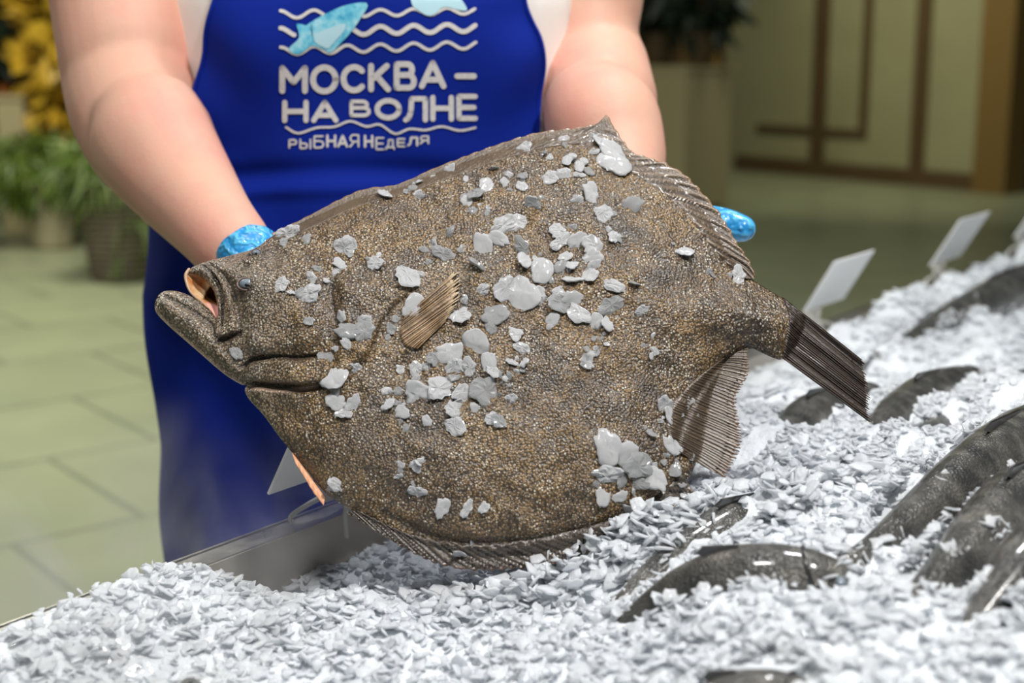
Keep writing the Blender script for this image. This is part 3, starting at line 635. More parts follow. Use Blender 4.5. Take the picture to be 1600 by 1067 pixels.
A = ST([(296,421),(291,430),(292,442),(297,455),(306,465),(318,474),(330,488)]); v, f = tube(f3(A[:, 0], A[:, 1], np.array([.002, .002, .001, .0, -.001, -.002, -.002])), [.0014, .0016, .0014, .0011, .001, .001, .0008], 10, 6); mesh('lip', v, f, M['lip'], ffl)['label'] = 'pale far lip'
# eyes
for (ex, ey, er, nm) in ((393, 446, .0060, 'eye'), (404, 397, .0036, 'eye')):
    s, t_ = fst((ex, ey)); h = float(Hs(s, t_)); c = f3(np.array(s), np.array(t_), np.array(h-.001))
    th = np.linspace(0, math.pi, 14); ph = np.linspace(0, 2*math.pi, 25)[:-1]; v = np.array([c+er*np.array([1.15*math.sin(a)*math.cos(b), .8*math.cos(a), .85*math.sin(a)*math.sin(b)]) for a in th for b in ph])
    f = [(i*24+k, i*24+(k+1) % 24, (i+1)*24+(k+1) % 24, (i+1)*24+k) for i in range(13) for k in range(24)]
    e = mesh('eye', v, f, M['eye'], ffl)
    v, f = tube([c+EV*er*.55+np.array([er*.1, 0, -er*.15]), c+EV*er*.92+np.array([er*.1, 0, -er*.15])], [er*.34, er*.30], 14, 2, .8); mesh('pupil', v, f, M['pupil'], e)
    rg = [c+EV*er*.25+np.array([er*1.35*math.cos(a), 0, 0])+FT*er*1.0*math.sin(a) for a in np.linspace(0, 2*math.pi, 20)]; v, f = tube(rg, er*.22, 8, 3); mesh('eyelid', v, f, M['lid'], e)

# ice flakes lying on the flatfish
L1 = [(860,305,90),(905,345,50),(1010,355,150),(955,345,60),(1020,265,70),(1055,215,50),(1215,95,120),(1235,140,40),(1180,190,80),(1160,225,80),(1390,190,80),(1100,280,50),(1190,480,60),(1225,560,130),(1310,570,110),(1320,500,70),(1215,630,80),(1160,660,50),(1110,700,90),(1145,815,140),(1265,770,90),(1150,890,80),(1160,950,110),(1250,960,100),(1205,1020,80),(605,680,95),(890,20,120),(995,50,60),(870,65,60),(1005,500,60)]
L2 = [(990,110,110),(1140,140,60),(925,185,70),(1030,215,50),(1310,130,60),(1350,165,110),(1400,215,150),(1175,240,110),(1240,270,120),(1420,280,150),(1300,210,60),(1060,345,90),(1150,335,80),(1220,330,60),(1280,320,60),(1290,440,120),(1215,475,60),(1515,495,110),(1360,545,90),(1115,650,90),(1120,710,110),(1215,705,110),(1190,625,50),(1310,730,110),(1420,680,70),(1310,785,100),(1150,790,70),(1115,840,80),(1185,835,70),(1310,840,80),(1290,885,90),(1200,920,110),(1010,870,120),(700,720,130),(780,690,110),(800,620,130),(885,590,100),(915,745,120),(930,810,110),(660,840,140),(470,775,110),(505,660,70),(420,720,60),(365,745,50),(270,900,140),(90,830,70),(980,500,90),(650,440,110),(600,480,60),(720,390,80),(815,380,60),(910,400,60),(915,340,50),(830,330,50),(760,300,50),(630,530,50),(715,545,40),(600,355,40),(510,305,80),(30,440,70),(150,440,100),(230,400,60),(320,380,60),(340,450,50),(300,410,50),(570,750,50),(350,885,50)]
L3 = [(690,45,90),(820,35,130),(920,60,160),(1005,85,100),(590,110,60),(300,140,120),(180,260,60),(550,190,110),(765,190,130),(740,260,80),(1110,60,80),(1190,90,110),(1120,130,130),(1225,185,120),(1400,130,130),(1410,25,110),(1315,225,80),(1385,240,90),(1085,215,70),(1060,250,40),(880,300,80),(915,370,90),(920,455,70),(850,450,70),(500,400,150),(650,350,130),(430,430,80),(530,475,90),(565,460,70),(620,480,100),(720,460,100),(740,490,100),(790,520,40),(840,525,40),(530,535,60),(240,490,60),(320,485,70),(370,475,50),(320,620,150),(440,600,140),(570,620,90),(700,610,140),(160,610,50),(160,680,80),(220,615,50),(240,730,90),(530,720,100),(650,700,60),(385,775,60),(535,800,110),(740,770,70),(785,785,90),(1270,460,80),(1295,405,40),(850,650,60),(240,1020,50),(335,1005,80),(260,815,40),(230,690,40)]
L5 = [(180,485,140),(270,510,90),(175,590,120),(240,620,60),(310,555,110),(385,600,110),(315,630,70),(160,680,80),(235,680,60),(290,665,50),(265,730,60),(345,735,90),(440,745,60),(500,680,90),(465,560,70),(610,610,60),(450,470,90),(420,300,70),(440,350,80),(520,300,60),(365,420,50),(655,200,50),(610,265,90),(680,275,60),(100,120,60),(120,95,30),(380,80,40),(560,355,40),(490,625,50),(530,510,40)]
L6 = [(525,620,80),(500,640,50),(920,515,65),(835,520,40),(825,575,40),(915,650,80),(1040,735,90),(1160,740,80),(1235,735,60),(1130,960,110),(1100,985,60)]
L4 = [(680,600,60),(720,640,60),(730,730,80),(325,870,60),(290,755,50),(500,620,70),(620,720,30)]
FL = []
for lst, sc_, ox, oy in ((L1, 3.5575, 200, 360), (L2, 3.557, 560, 180), (L3, 3.557, 560, 440), (L5, 2.667, 880, 520), (L6, 3.139, 360, 560), (L4, 2.667, 880, 160)):
    FL += [(ox+x/sc_, oy+y/sc_, s/sc_) for x, y, s in lst]
rr = random.Random(5)
for _ in range(110):    # small clear crumbs between the larger flakes
    x, y, s = rr.choice(FL[30:]); FL.append((x+rr.gauss(0, 13), y+rr.gauss(0, 11), rr.uniform(6, 12)))
def zone(x, y):
    if x < 545 and y < 520: return 'on the flatfish head near its eye', 'ice flakes on the flatfish head'
    if x < 600: return 'along the gill cover edge of the flatfish', 'ice flakes by the gill cover'
    if x < 700 and 440 < y < 600: return 'beside the tan pectoral fin of the flatfish', 'ice flakes beside the pectoral fin'
    if x > 880 and y > 640:
        q = ('left' if x < 975 else 'right')+(' upper' if y < 735 else ' lower')
        return 'in the cluster above the lower rear fin, %s part' % q, 'ice flakes above the lower fin'
    if y < 350 and x > 790: return 'on the upper back of the flatfish, %s the spike' % ('under' if x > 890 else 'left of'), 'ice flakes on the upper back'
    if y < 350: return 'along the upper edge of the flatfish back', 'ice flakes along the dorsal edge'
    if x > 1000: return 'on the rear half of the flatfish before its tail', 'ice flakes towards the tail'
    if y < 580: return 'in the dense middle patch of the flatfish, %s %s' % ('upper' if y < 400 else 'middle' if y < 450 else 'lower', 'left' if x < 760 else 'centre' if x < 850 else 'right'), 'ice flakes in the middle patch'
    if y > 700: return 'on the %s belly of the flatfish' % ('front' if x < 640 else 'lower'), 'ice flakes on the belly'
    return 'in the lower patch behind the gill cover, %s side' % ('left' if x < 690 else 'right'), 'ice flakes in the lower patch'
tmesh = []
def rich_flake(r):
    n = 22; a = np.linspace(0, 2*math.pi, n, endpoint=False); k = .82+sum(r.uniform(.02, .20)/(j**.6)*np.cos(j*a+r.uniform(0, 6.28)) for j in (1, 2, 3, 5, 7)); k = np.clip(k+r.normal(0, .055, n), .42, 1.2); el = r.uniform(.62, 1)
    bx, by, bt = r.uniform(-1, 1, 3); v = [[0, 0, .16]]; f = []
    for q, (rad, h) in enumerate(((.35, .16), (.68, .14), (.90, .10), (1.0, .02), (.92, -.07), (.5, -.12))):
        for i in range(n):
            x, y = rad*k[i]*math.cos(a[i]), rad*k[i]*el*math.sin(a[i])
            z = h+.07*math.sin(4*x+3*by)*math.cos(5*y+bx*3)+.16*bt*x*x*(1 if h > 0 else 1)+(r.normal(0, .035) if h > 0 else 0); v.append([x, y, z])
    for i in range(n): f.append((0, 1+i, 1+(i+1) % n))
    for q in range(5):
        for i in range(n): f.append((1+q*n+i, 1+(q+1)*n+i, 1+(q+1)*n+(i+1) % n, 1+q*n+(i+1) % n))
    v.append([0, 0, -.12]); f += [(len(v)-1, 1+5*n+(i+1) % n, 1+5*n+i) for i in range(n)]
    return np.array(v), f
RICH = [rich_flake(np.random.default_rng(300+i)) for i in range(14)]
for k in range(14):
    for mm in ('flake', 'flake_clear'):
        v, f = RICH[k]; v = v.copy(); v[:, 2] *= 1.0
        me = bpy.data.meshes.new('ice_flake'); me.from_pydata(v.tolist(), [], f); me.materials.append(M[mm]); me.shade_smooth() if k % 2 else None; tmesh.append(me)
co = Vector(CAM)
for i, (x, y, s) in enumerate(FL):
    d = Vector(ray(x, y)); hit, nrm, idx, dist = BVF.ray_cast(co, d.normalized())
    if hit is None: continue
    if nrm.dot(d) > 0: nrm = -nrm
    nrm = (nrm*.7+Vector(EV)*.3+Vector([rr.gauss(0, .30) for _ in range(3)])).normalized()
    clear = (s < 16 and rr.random() < .55) or rr.random() < .22
    o = bpy.data.objects.new('ice_flake', tmesh[(rr.randrange(14))*2+(1 if clear else 0)]); C.objects.link(o)
    sz = s*hit.y/F_PX*.76; o.scale = (sz, sz*rr.uniform(.8, 1), sz*(.75 if s > 20 else .95)); o.location = hit+nrm*sz*.09
    q = nrm.to_track_quat('Z', 'Y'); o.rotation_mode = 'QUATERNION'; o.rotation_quaternion = q @ Matrix.Rotation(rr.uniform(0, 6.28), 3, 'Z').to_quaternion()
    lb, gr = zone(x, y)
    size = 'large' if s > 29 else 'middling' if s > 20 else 'small' if s > 12.5 else 'tiny'
    tag(o, '%s %s ice flake %s' % (size, 'clear' if clear else 'white', lb), 'ice', gr)

# ------------------------------------------------------------------ person
PX, PY = -.167, 1.80
person = empty('person', (PX, PY, 0), 'person in blue apron and white shirt holding up the big flatfish', 'person')
TOR = [(.50, .235, .165), (.70, .255, .18), (.85, .268, .19), (1.0, .272, .20), (1.13, .252, .182), (1.25, .246, .178), (1.35, .246, .176), (1.42, .235, .16), (1.48, .20, .12), (1.52, .12, .085)]
def tor(z, phi, off=0.):
    a = np.interp(z, [q[0] for q in TOR], [q[1] for q in TOR])+off; b = np.interp(z, [q[0] for q in TOR], [q[2] for q in TOR])+off
    c, s = np.cos(phi), np.sin(phi); e = .88
    bust = .022*np.exp(-((z-1.31)/.07)**2)*np.exp(-((np.abs(c)-.42)/.35)**2)*(s < 0)*np.abs(s)
    return np.stack([PX+a*np.sign(c)*np.abs(c)**e, PY+(b+bust)*np.sign(s)*np.abs(s)**e, np.broadcast_to(z, np.shape(phi))], -1)
PH = np.linspace(0, 2*math.pi, 65)[:-1]
def P3(l): return [tuple(at(x, y, Y)) for (x, y, Y, r) in l], [r for (_, _, _, r) in l]
UA1 = [(185,-190,1.80,.088),(180,-90,1.76,.084),(186,0,1.73,.080),(198,80,1.70,.079),(204,122,1.695,.079),(211,172,1.652,.0745),(226,220,1.62,.068)]
FA1 = [(236,206,1.590,.067),(244,230,1.578,.068),(285,288,1.54,.0575),(330,346,1.47,.0455),(366,388,1.43,.040),(392,415,1.415,.034)]
UA2 = [(925,-200,1.84,.083),(922,-90,1.80,.074),(921,0,1.78,.066),(920,55,1.76,.0605),(926,104,1.745,.067),(936,165,1.68,.069)]
FA2 = [(932,178,1.615,.062),(945,200,1.59,.064),(962,245,1.56,.056),(972,285,1.52,.045),(985,312,1.49,.036)]
mb = MB()
v, f = loft([tor(z, PH) for z in np.linspace(.80, 1.515, 26)], 64); mb.add(v, f)
mb.tube([(PX, PY+.01, 1.47), (PX, PY+.005, 1.56), (PX, PY-.01, 1.63)], [.075, .062, .06], 24)
# head: cranium, jaw, nose, ears
hc = np.array([PX, PY-.02, 1.70])
for (o_, r_) in (((0, .01, .02), (.078, .095, .10)), ((0, -.03, -.045), (.058, .062, .062)), ((0, -.098, -.015), (.014, .016, .022)), ((.078, 0, -.01), (.01, .016, .028)), ((-.078, 0, -.01), (.01, .016, .028)), ((.03, -.078, .012), (.02, .012, .012)), ((-.03, -.078, .012), (.02, .012, .012)), ((0, -.085, -.05), (.026, .01, .009))):
    rings = []
    for a in np.linspace(.08, math.pi-.08, 12): rings.append(np.array([hc+np.array(o_)+np.array([r_[0]*math.sin(a)*math.cos(b), r_[1]*math.sin(a)*math.sin(b), r_[2]*math.cos(a)]) for b in np.linspace(0, 2*math.pi, 21)[:-1]]))
    v, f = loft(rings, 20); mb.add(v, [q[::-1] for q in f])
for L_ in (UA1, FA1, UA2, FA2):
    p, r = P3(L_); mb.tube(p, r, 28, 6)
for s_, L_ in ((-1, UA1), (1, UA2)):
    mb.tube([(PX+s_*.10, PY, 1.43), (PX+s_*.17, PY, 1.44), at(L_[0][0], L_[0][1], L_[0][2])], [.08, .09, L_[0][3]], 20)
for s_ in (-1, 1):
    mb.tube([(PX+s_*.11, PY, .86), (PX+s_*.115, PY, .5), (PX+s_*.11, PY+.01, .12), (PX+s_*.11, PY, .07)], [.12, .085, .05, .045], 20)
body = mb.build('body', M['skin'], person)
def remesh(o, vx, sm=4, fac=.5):
    r = o.modifiers.new('remesh', 'REMESH'); r.mode = 'VOXEL'; r.voxel_size = vx; r.use_smooth_shade = True
    s = o.modifiers.new('smooth', 'SMOOTH'); s.iterations = sm; s.factor = fac
remesh(body, .005, 5)
# shirt: torso and sleeves above the frame
mb = MB(); v, f = loft([tor(z, PH, .011) for z in np.linspace(.78, 1.50, 30)], 64); mb.add(v, f)
for s_, L_ in ((-1, UA1), (1, UA2)):
    e = at(L_[0][0], L_[0][1]+125, L_[0][2]-.03); mb.tube([(PX+s_*.12, PY, 1.43), (PX+s_*.18, PY, 1.445), at(L_[0][0], L_[0][1], L_[0][2]), e], [.095, .10, L_[0][3]+.018, L_[0][3]+.020], 20, cap=False)
sh_ = mb.build('shirt', M['shirt'], person); remesh(sh_, .006, 4)
v = []; hr = []
for a in np.linspace(.02, 1.75, 12): hr.append(np.array([hc+np.array([0, .018, .024])+np.array([.088*math.sin(a)*math.cos(b), .104*math.sin(a)*math.sin(b)*(1 if math.sin(b) > -.2 or a < .9 else .8), .108*math.cos(a)]) for b in np.linspace(0, 2*math.pi, 33)[:-1]]))
v, f = loft(hr, 32); mesh('hair', v, [q[::-1] for q in f], M['hair'], person)
# trousers and shoes
mb = MB()
for s_ in (-1, 1): mb.tube([(PX+s_*.12, PY, .84), (PX+s_*.12, PY, .5), (PX+s_*.115, PY+.01, .14), (PX+s_*.115, PY, .06)], [.135, .10, .075, .07], 20)
v, f = loft([tor(z, PH, .006) for z in np.linspace(.76, 1.02, 10)], 64); mb.add(v, f)
remesh(mb.build('trousers', M['trousers'], person), .008, 4)
for s_ in (-1, 1):
    mb = MB(); mb.tube([(PX+s_*.115, PY+.05, .042), (PX+s_*.118, PY-.05, .04), (PX+s_*.125, PY-.15, .034)], [.04, .044, .036], 16); mb.build('shoe', M['shoe'], person)
# apron: sheet wrapped round the torso
def phi_for(z, px):
    lo_, hi_ = -math.pi, 0.   # front half: cos from -1 to 1
    for _ in range(40):
        mid_ = (lo_+hi_)/2; p = tor(np.array(z), np.array(mid_), .024); x = 800+(p[0]/((p[1])*CP-(p[2]-CZ)*SP))*F_PX
        if x < px: lo_ = mid_
        else: hi_ = mid_
    return mid_
zl = [(1.47, 352, 800), (1.40, 343, 812), (1.35, 334, 825), (1.31, 318, 842), (1.27, 311, 850), (1.235, 308, 845), (1.20, 306, 838)]
nz_, nu = 190, 200; rows = []
for z in np.linspace(1.47, .47, nz_):
    if z > 1.20:
        Lp = np.interp(-z, [-q[0] for q in zl], [q[1] for q in zl]); Rp = np.interp(-z, [-q[0] for q in zl], [q[2] for q in zl])
        a, b_ = phi_for(z, Lp), phi_for(z, Rp)
    else:
        k = float(S((1.20-z)/.10)); a = a0_*(1-k)+(-math.pi-.55)*k; b_ = b0_*(1-k)+.55*k
    if z > 1.195: a0_, b0_ = a, b_
    ph = np.linspace(a, b_, nu); flare = .024+.012*float(S((.95-z)/.5))
    fold = .0035*np.sin(ph*9+z*14)*float(S((1.19-z)/.1))+.004*np.exp(-((z-1.135-.01*np.sin(ph*3))/.008)**2)-.006*np.exp(-((z-1.155-.01*np.sin(ph*3))/.012)**2)
    fold = fold+.0022*np.sin(ph*5-z*30)+.0016*np.sin(ph*13+z*21)+.003*np.sin(z*60+ph*7)*np.exp(-((ph-a)/.25)**2)+.003*np.sin(z*60-ph*7)*np.exp(-((ph-b_)/.25)**2)
    fold = fold+.006*np.sin(ph*11+1)*float(S((1.0-z)/.4))
    rows.append(tor(np.full(nu, z), ph, flare+fold))
AV = np.array(rows).reshape(-1, 3); AF = [(i*nu+k, (i+1)*nu+k, (i+1)*nu+k+1, i*nu+k+1) for i in range(nz_-1) for k in range(nu-1)]
apron = mesh('apron', AV, AF, M['apron'], person)
sm = apron.modifiers.new('thick', 'SOLIDIFY'); sm.thickness = .0022; sm.offset = -1
BVA = BVHTree.FromPolygons([tuple(v) for v in AV], AF)
mb = MB()   # hem along the bib
for col in (0, nu-1): MB().tube([AV[i*nu+col]+np.array([0, -.001, 0]) for i in range(0, 52, 3)], .0026, 8, 3).build('hem', M['apron'], apron)
def on_apron(x, y, off=.0012):
    d = Vector(ray(x, y)).normalized(); h, n, i, ds = BVA.ray_cast(co, d)
    if h is None: return None
    if n.dot(d) > 0: n = -n
    return np.array(h+n*off)
def ribbon(mb, pts, w_, off=.0013, round_=True):
    P = resample(np.array(pts, float), max(3, int(np.sum(np.linalg.norm(np.diff(np.array(pts, float), axis=0), axis=1))/1.6)+2))
    T = np.gradient(P, axis=0); T /= np.linalg.norm(T, axis=1)[:, None]+1e-9; Nn = np.stack([-T[:, 1], T[:, 0]], -1); v = []
    for p, n_ in zip(P, Nn):
        for k in (-1, 0, 1):
            q = on_apron(*(p+n_*k*w_/2), off); 
            if q is None: return
            v.append(q)
    m_ = len(P); mb.add(v, [(i*3+k, i*3+k+1, (i+1)*3+k+1, (i+1)*3+k) for i in range(m_-1) for k in (0, 1)])
    if round_:
        for e in (pts if len(pts) < 9 else (pts[0], pts[-1])):
            ring = [on_apron(e[0]+w_/2*.98*math.cos(a), e[1]+w_/2*.98*math.sin(a), off) for a in np.linspace(0, 2*math.pi, 13)[:-1]]
            if all(r_ is not None for r_ in ring): mb.add(ring, [tuple(range(12))])
def arc(cx, cy, rx, ry, a0, a1, n=26): return [(cx+rx*math.cos(math.radians(a)), cy+ry*math.sin(math.radians(a))) for a in np.linspace(a0, a1, n)]
GL = {  # strokes in a unit box, y down
 'М': [[(0, 1), (0, 0), (.5, .62), (1, 0), (1, 1)]], 'О': [arc(.5, .5, .5, .5, 0, 360, 40)], 'С': [arc(.52, .5, .5, .5, 315, 45, 30)[::-1] if 0 else arc(.52, .5, .5, .5, -42, -318, 34)],
 'К': [[(0, 0), (0, 1)], [(.92, 0), (.08, .56)], [(.32, .42), (1, 1)]], 'В': [[(0, 0), (0, 1)], [(0, 0), (.6, 0)]+arc(.62, .23, .25, .23, -90, 90, 14)+[(0, .46)], [(.62, .46)]+arc(.68, .73, .30, .27, -90, 90, 14)+[(0, 1)]],
 'А': [[(0, 1), (.5, 0), (1, 1)], [(.2, .72), (.8, .72)]], '-': [[(0, 0), (1, 0)]], 'Н': [[(0, 0), (0, 1)], [(1, 0), (1, 1)], [(0, .5), (1, .5)]],
 'Л': [[(0, 1), (.16, .9), (.26, .6), (.30, 0), (1, 0), (1, 1)]], 'Е': [[(1, 0), (0, 0), (0, 1), (1, 1)], [(0, .5), (.92, .5)]],
 'Р': [[(0, 1), (0, 0), (.6, 0)]+arc(.6, .29, .36, .29, -90, 90, 12)+[(0, .58)]], 'Ы': [[(0, 0), (0, 1), (.4, 1)]+arc(.4, .72, .28, .28, 90, -90, 12)+[(0, .44)], [(1, 0), (1, 1)]],
 'Б': [[(.9, 0), (0, 0), (0, 1), (.6, 1)]+arc(.6, .71, .36, .29, 90, -90, 12)+[(0, .42)]], 'Я': [[(1, 1), (1, 0), (.4, 0)]+arc(.4, .28, .36, .28, -90, -270, 12)+[(1, .56)], [(.5, .56), (0, 1)]],
 'Д': [[(-.08, 1.22), (-.08, .98), (1.08, .98), (1.08, 1.22)], [(.12, .96), (.26, .6), (.30, 0), (.90, 0), (.90, .96)]]}
mb = MB()
def word(items, sw, tl=None):
    sw0 = sw
    for ch, x0, x1, y0, y1 in items:
        sw = 24 if (sw0 == 33 and ch == 'В') else 11 if (sw0 == 15 and ch in 'ЕДБЫРЯ') else sw0
        h_ = sw/2
        for st in GL[ch]:
            pts = []
            for (a, b_) in st: pts.append((400+((x0+h_)+a*(x1-x0-sw))/4, ((y0+h_)+b_*(y1-y0-sw))/4))
            # corners kept crisp by drawing each straight run apart
            if len(pts) > 9: ribbon(mb, pts, sw/4)
            else:
                for p_, q_ in zip(pts[:-1], pts[1:]): ribbon(mb, [p_, q_], sw/4)
word([('М', 147, 325, 405, 585), ('О', 338, 517, 402, 588), ('С', 526, 697, 400, 582), ('К', 702, 846, 392, 576), ('В', 862, 1008, 382, 566), ('А', 1018, 1190, 374, 556), ('-', 1238, 1380, 456, 496)], 37)
word([('Н', 165, 330, 622, 768), ('А', 345, 517, 622, 768), ('В', 585, 722, 622, 732), ('О', 742, 912, 612, 752), ('Л', 920, 1075, 600, 765), ('Н', 1088, 1236, 592, 760), ('Е', 1250, 1385, 585, 755)], 33)
word([('Р', 205, 262, 868, 928), ('Ы', 273, 347, 866, 932), ('Б', 360, 430, 846, 928), ('Н', 440, 503, 840, 922), ('А', 508, 577, 840, 922), ('Я', 583, 647, 838, 922), ('Н', 675, 735, 842, 924), ('Е', 747, 803, 856, 938), ('Д', 812, 866, 868, 926), ('Е', 880, 935, 862, 920), ('Л', 945, 1015, 852, 914), ('Я', 1022, 1082, 845, 902)], 15)
mb.build('lettering', M['print'], apron, False)['label'] = 'white lettering across the bib'
mb = MB()
def wave(x0, x1, yl, yr, amp, period, ph, sw):
    n = int((x1-x0)/9); pts = [(400+x/4, (yl+(yr-yl)*(x-150)/1230+amp*math.sin(2*math.pi*(x-ph)/period))/4) for x in np.linspace(x0, x1, n)]; ribbon(mb, pts, sw/4)
wave(155, 425, 92, 62, 23, 210, 205, 21); wave(672, 1365, 96, 66, 20, 207, 830, 21)
wave(155, 240, 200, 170, 24, 210, 205, 28); wave(600, 1368, 206, 172, 24, 207, 830, 30)
wave(155, 1372, 318, 280, 23, 207, 208, 21)
ribbon(mb, [tuple(x) for x in catmull([(400+x/4, y/4) for x, y in ((190, 795), (265, 832), (380, 798), (490, 792), (590, 757), (690, 790), (775, 778), (870, 835), (960, 805), (1060, 812), (1160, 790), (1270, 815), (1368, 797))], 6)], 3.6)
mb.build('wave_print', M['print'], apron, False)['label'] = 'white printed wavy lines'
def patch(name, pts, m, off, lab=None, inner=None):
    P = catmull([(400+x/4, y/4) for x, y in pts+pts[:1]], 4)[:-1]; c_ = P.mean(0) if inner is None else np.array([400+inner[0]/4, inner[1]/4]); v = []; K = 7; n = len(P)
    for k in range(K):
        for p in P: v.append(on_apron(*(c_+(p-c_)*(k+.02)/(K-1+.02)), off))
    o = mesh(name, v, [(k*n+i, k*n+(i+1) % n, (k+1)*n+(i+1) % n, (k+1)*n+i) for k in range(K-1) for i in range(n)], m, apron, False)
    if lab: o['label'] = lab
patch('printed_fish', [(690, 18), (698, 45), (655, 115), (590, 205), (520, 280), (465, 328), (430, 310), (360, 285), (330, 295), (265, 338), (205, 305), (270, 235), (255, 150), (300, 165), (350, 135), (430, 90), (540, 40), (640, 18)], M['cyan'], .0019, 'blue printed fish on the bib', (450, 190))
patch('printed_fin', [(360, 215), (420, 190), (500, 160), (560, 150), (545, 200), (490, 260), (455, 300), (415, 290), (370, 262)], M['cyan2'], .0024, 'pale printed fin and belly')
patch('printed_fish', [(960, -60), (1100, -90), (1240, -40), (1315, 50), (1290, 68), (1210, 48), (1160, 50), (1120, 88), (1070, 98), (1010, 62), (975, 30)], M['cyan2'], .0019, 'pale blue printed fish cut by the frame')
mb = MB(); ribbon(mb, [(400+348/4, 155/4), (400+352/4, 222/4)], 1.2, .0026); mb.build('print_detail', M['navy'], apron, False)
# apron ties at the waist, neck strap
mb = MB()
for col in (nu//3, 2*nu//3):
    a_ = AV[col]; mb.tube([a_, a_+np.array([0, .03, .05]), (PX+(.07 if a_[0] > PX else -.07), PY+.03, 1.56), (PX, PY+.10, 1.57)], .006, 8, 6)
mb.build('neck_strap', M['apron'], apron)
# gloves with hands inside
def hand(chains, cuffs, name='glove'):
    mb = MB()
    for L_ in chains: p, r = P3(L_); mb.tube(p, r, 16, 5)
    g_ = mb.build(name, M['glove'], person); remesh(g_, .0028, 3); 
    p, r = P3(cuffs); mb = MB(); mb.tube(p, r, 28, 5, cap=False); v = np.array(mb.v); n = 28
    # wrinkles round the cuff
    for i in range(len(v)): v[i] += .0013*np.sin(i % n*1.35+i//n*.9)*np.array([.5, -.6, .7])
    cu = mesh('cuff', v, [q for q in mb.f[:-2]], M['glove'], g_); s_ = cu.modifiers.new('t', 'SOLIDIFY'); s_.thickness = .001
    return g_
hand([[(392,415,1.415,.036),(420,438,1.40,.040),(450,455,1.385,.040)], [(445,425,1.39,.020),(480,432,1.37,.012),(515,440,1.355,.0115),(545,452,1.345,.010)], [(450,445,1.39,.018),(495,455,1.37,.0125),(535,470,1.355,.012),(565,488,1.345,.0105)],
      [(450,470,1.385,.018),(490,488,1.36,.012),(525,508,1.345,.0115),(550,528,1.335,.010)], [(440,485,1.385,.016),(470,510,1.36,.011),(498,532,1.345,.0105),(515,550,1.335,.009)], [(400,440,1.40,.018),(405,480,1.375,.013),(420,515,1.355,.012)]],
     [(379,382,1.402,.029),(385,391,1.398,.031),(396,404,1.393,.032),(410,420,1.388,.034)])
hand([[(985,312,1.49,.038),(1020,330,1.455,.037),(1055,350,1.43,.034)], [(1062,340,1.43,.018),(1105,345,1.405,.016),(1136,352,1.39,.0165),(1160,357,1.38,.0135)], [(1060,362,1.43,.016),(1092,385,1.40,.012),(1115,405,1.385,.011)],
      [(1052,375,1.43,.016),(1075,405,1.40,.012),(1095,430,1.385,.011)], [(1040,385,1.43,.015),(1055,420,1.41,.011),(1070,445,1.395,.010)], [(1000,300,1.46,.016),(1030,285,1.43,.012),(1050,290,1.41,.011)]],
     [(982,304,1.50,.038),(984,308,1.495,.039),(985,312,1.49,.040),(1000,320,1.475,.038)])

# ------------------------------------------------------------------ price cards on clips
def make_card(foot, lab, H=.045, sh=.0, k=1.0):
    up = N*.5+Z3*.86; up /= np.linalg.norm(up); r = empty('price_card', foot, lab, 'price card')
    nn = np.cross(U, up); c = foot+Z3*H+U*(.052*k+sh)+up*.040*k
    MB().box(c, .125*k, .078*k, .0025, (U, up, nn)).build('card', M['card'], r, False)
    mb = MB(); h = foot+Z3*(H+.004)+U*.01
    mb.tube([h+U*.03-Z3*.004, h+U*.012-Z3*.004, h-U*.008-Z3*.005, h-U*.02-Z3*.012, h-U*.016-Z3*.02, h+U*.004-Z3*.023, h+U*.024-Z3*.02, h+U*.03-Z3*.012, h+U*.03-Z3*.004], .0032, 8, 4)
    mb.box(h+U*.004-Z3*.020, .03, .004, .022, AX); mb.build('clip', M['plastic'], r)
    for (a, b_) in ((-.035, -.012), (.004, .022), (.045, -.010), (.05, .02)):
        v, f = tube([h+U*.004-Z3*(H*.5), h+U*(a*.6)+N*b_*.7-Z3*(H*.66), foot+U*a+N*b_+Z3*.012, foot+U*a*.96+N*(b_*1.02)+Z3*(.004 if b_ < 0 else -.012)], [.0034, .0028, .0024, .0022], 8, 5); mesh('leg', v, f, M['plastic'], r)
def rim_at(px):      # point of the rim line seen in pixel column px
    lo_, hi_ = -.5, 4.
    for _ in range(50):
        m_ = (lo_+hi_)/2; p = R0+U*m_; x = 800+p[0]/(p[1]*CP-(p[2]-CZ)*SP)*F_PX
        if x < px: lo_ = m_
        else: hi_ = m_
    p = R0+U*m_; p[2] = RIMZ; return p
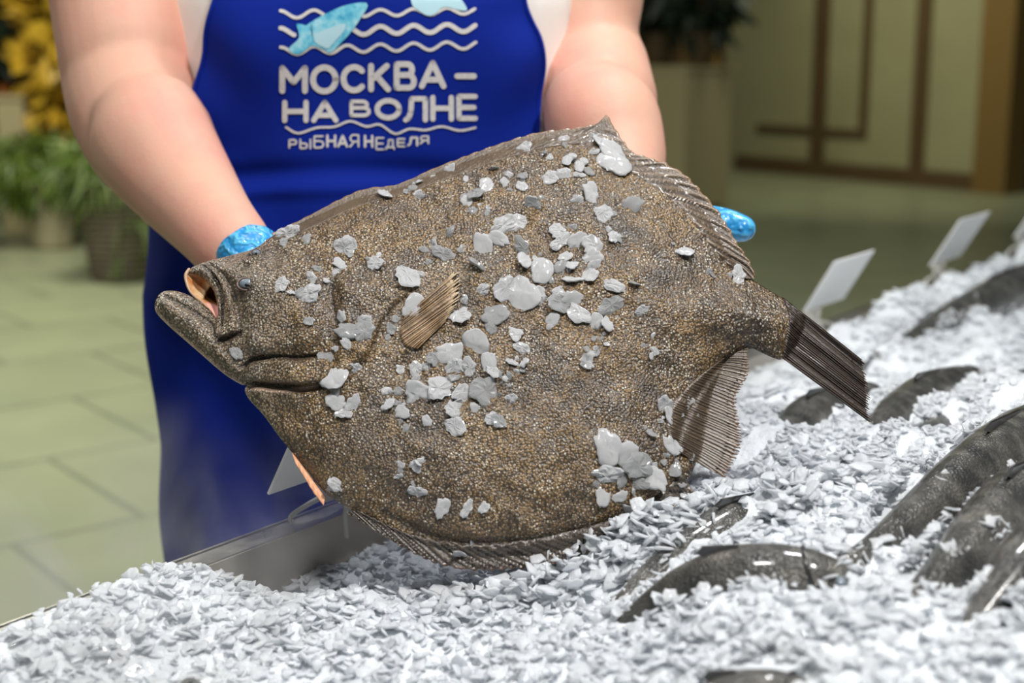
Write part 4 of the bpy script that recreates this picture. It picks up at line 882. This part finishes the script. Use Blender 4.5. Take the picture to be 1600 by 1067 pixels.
for px, lab, H_, sh_2, k_ in ((505, 'white price card on a clear clip, tip showing under the flatfish jaw', .046, -.066, 1.0), (1258, 'white price card just above the flatfish tail, nearest of those behind it', .042, -.01, 1.25),
        (1458, 'white price card on a clip at the counter edge, second beyond the flatfish tail', .046, -.028, 1.35), (1588, 'white price card cut off by the right edge of the picture', .046, -.03, 1.35)):
    make_card(rim_at(px)+N*.004, lab, H_, sh_2, k_)

# ------------------------------------------------------------------ cold mist over the ice
mm = bpy.data.materials.new('cold_mist'); mm.use_nodes = True; T_ = mm.node_tree; T_.nodes.remove(T_.nodes['Principled BSDF'])
tc = T_.nodes.new('ShaderNodeTexCoord'); no = T_.nodes.new('ShaderNodeTexNoise'); no.inputs['Scale'].default_value = 7; no.inputs['Detail'].default_value = 4; no.inputs['Distortion'].default_value = 1.6
mp_ = T_.nodes.new('ShaderNodeMapping'); mp_.inputs['Scale'].default_value = (1, 1, .55); T_.links.new(tc.outputs['Object'], mp_.inputs[0]); T_.links.new(mp_.outputs[0], no.inputs['Vector'])
r_ = T_.nodes.new('ShaderNodeMapRange'); r_.inputs[1].default_value = .50; r_.inputs[2].default_value = .70; r_.inputs[3].default_value = 0; r_.inputs[4].default_value = 4.5; T_.links.new(no.outputs['Fac'], r_.inputs[0])
sx = T_.nodes.new('ShaderNodeSeparateXYZ'); T_.links.new(tc.outputs['Object'], sx.inputs[0])
hz = T_.nodes.new('ShaderNodeMapRange'); hz.inputs[1].default_value = .01; hz.inputs[2].default_value = .15; hz.inputs[3].default_value = 1; hz.inputs[4].default_value = 0; T_.links.new(sx.outputs['Z'], hz.inputs[0])
mu = T_.nodes.new('ShaderNodeMath'); mu.operation = 'MULTIPLY'; T_.links.new(r_.outputs[0], mu.inputs[0]); T_.links.new(hz.outputs[0], mu.inputs[1])
vs_ = T_.nodes.new('ShaderNodeVolumeScatter'); vs_.inputs['Color'].default_value = (.96, .98, 1, 1); T_.links.new(mu.outputs[0], vs_.inputs['Density']); T_.links.new(vs_.outputs[0], T_.nodes['Material Output'].inputs['Volume'])
mist = MB().box(cpt(.06, .50, .95), 1.3, .30, .20, AX).build('cold_mist', mm, None, False); rebase(mist, cpt(.06, .50, .85)); tag(mist, 'thin wisps of cold mist drifting over the counter rim and ice', 'mist', kind='stuff')
sc.cycles.volume_step_rate = .35
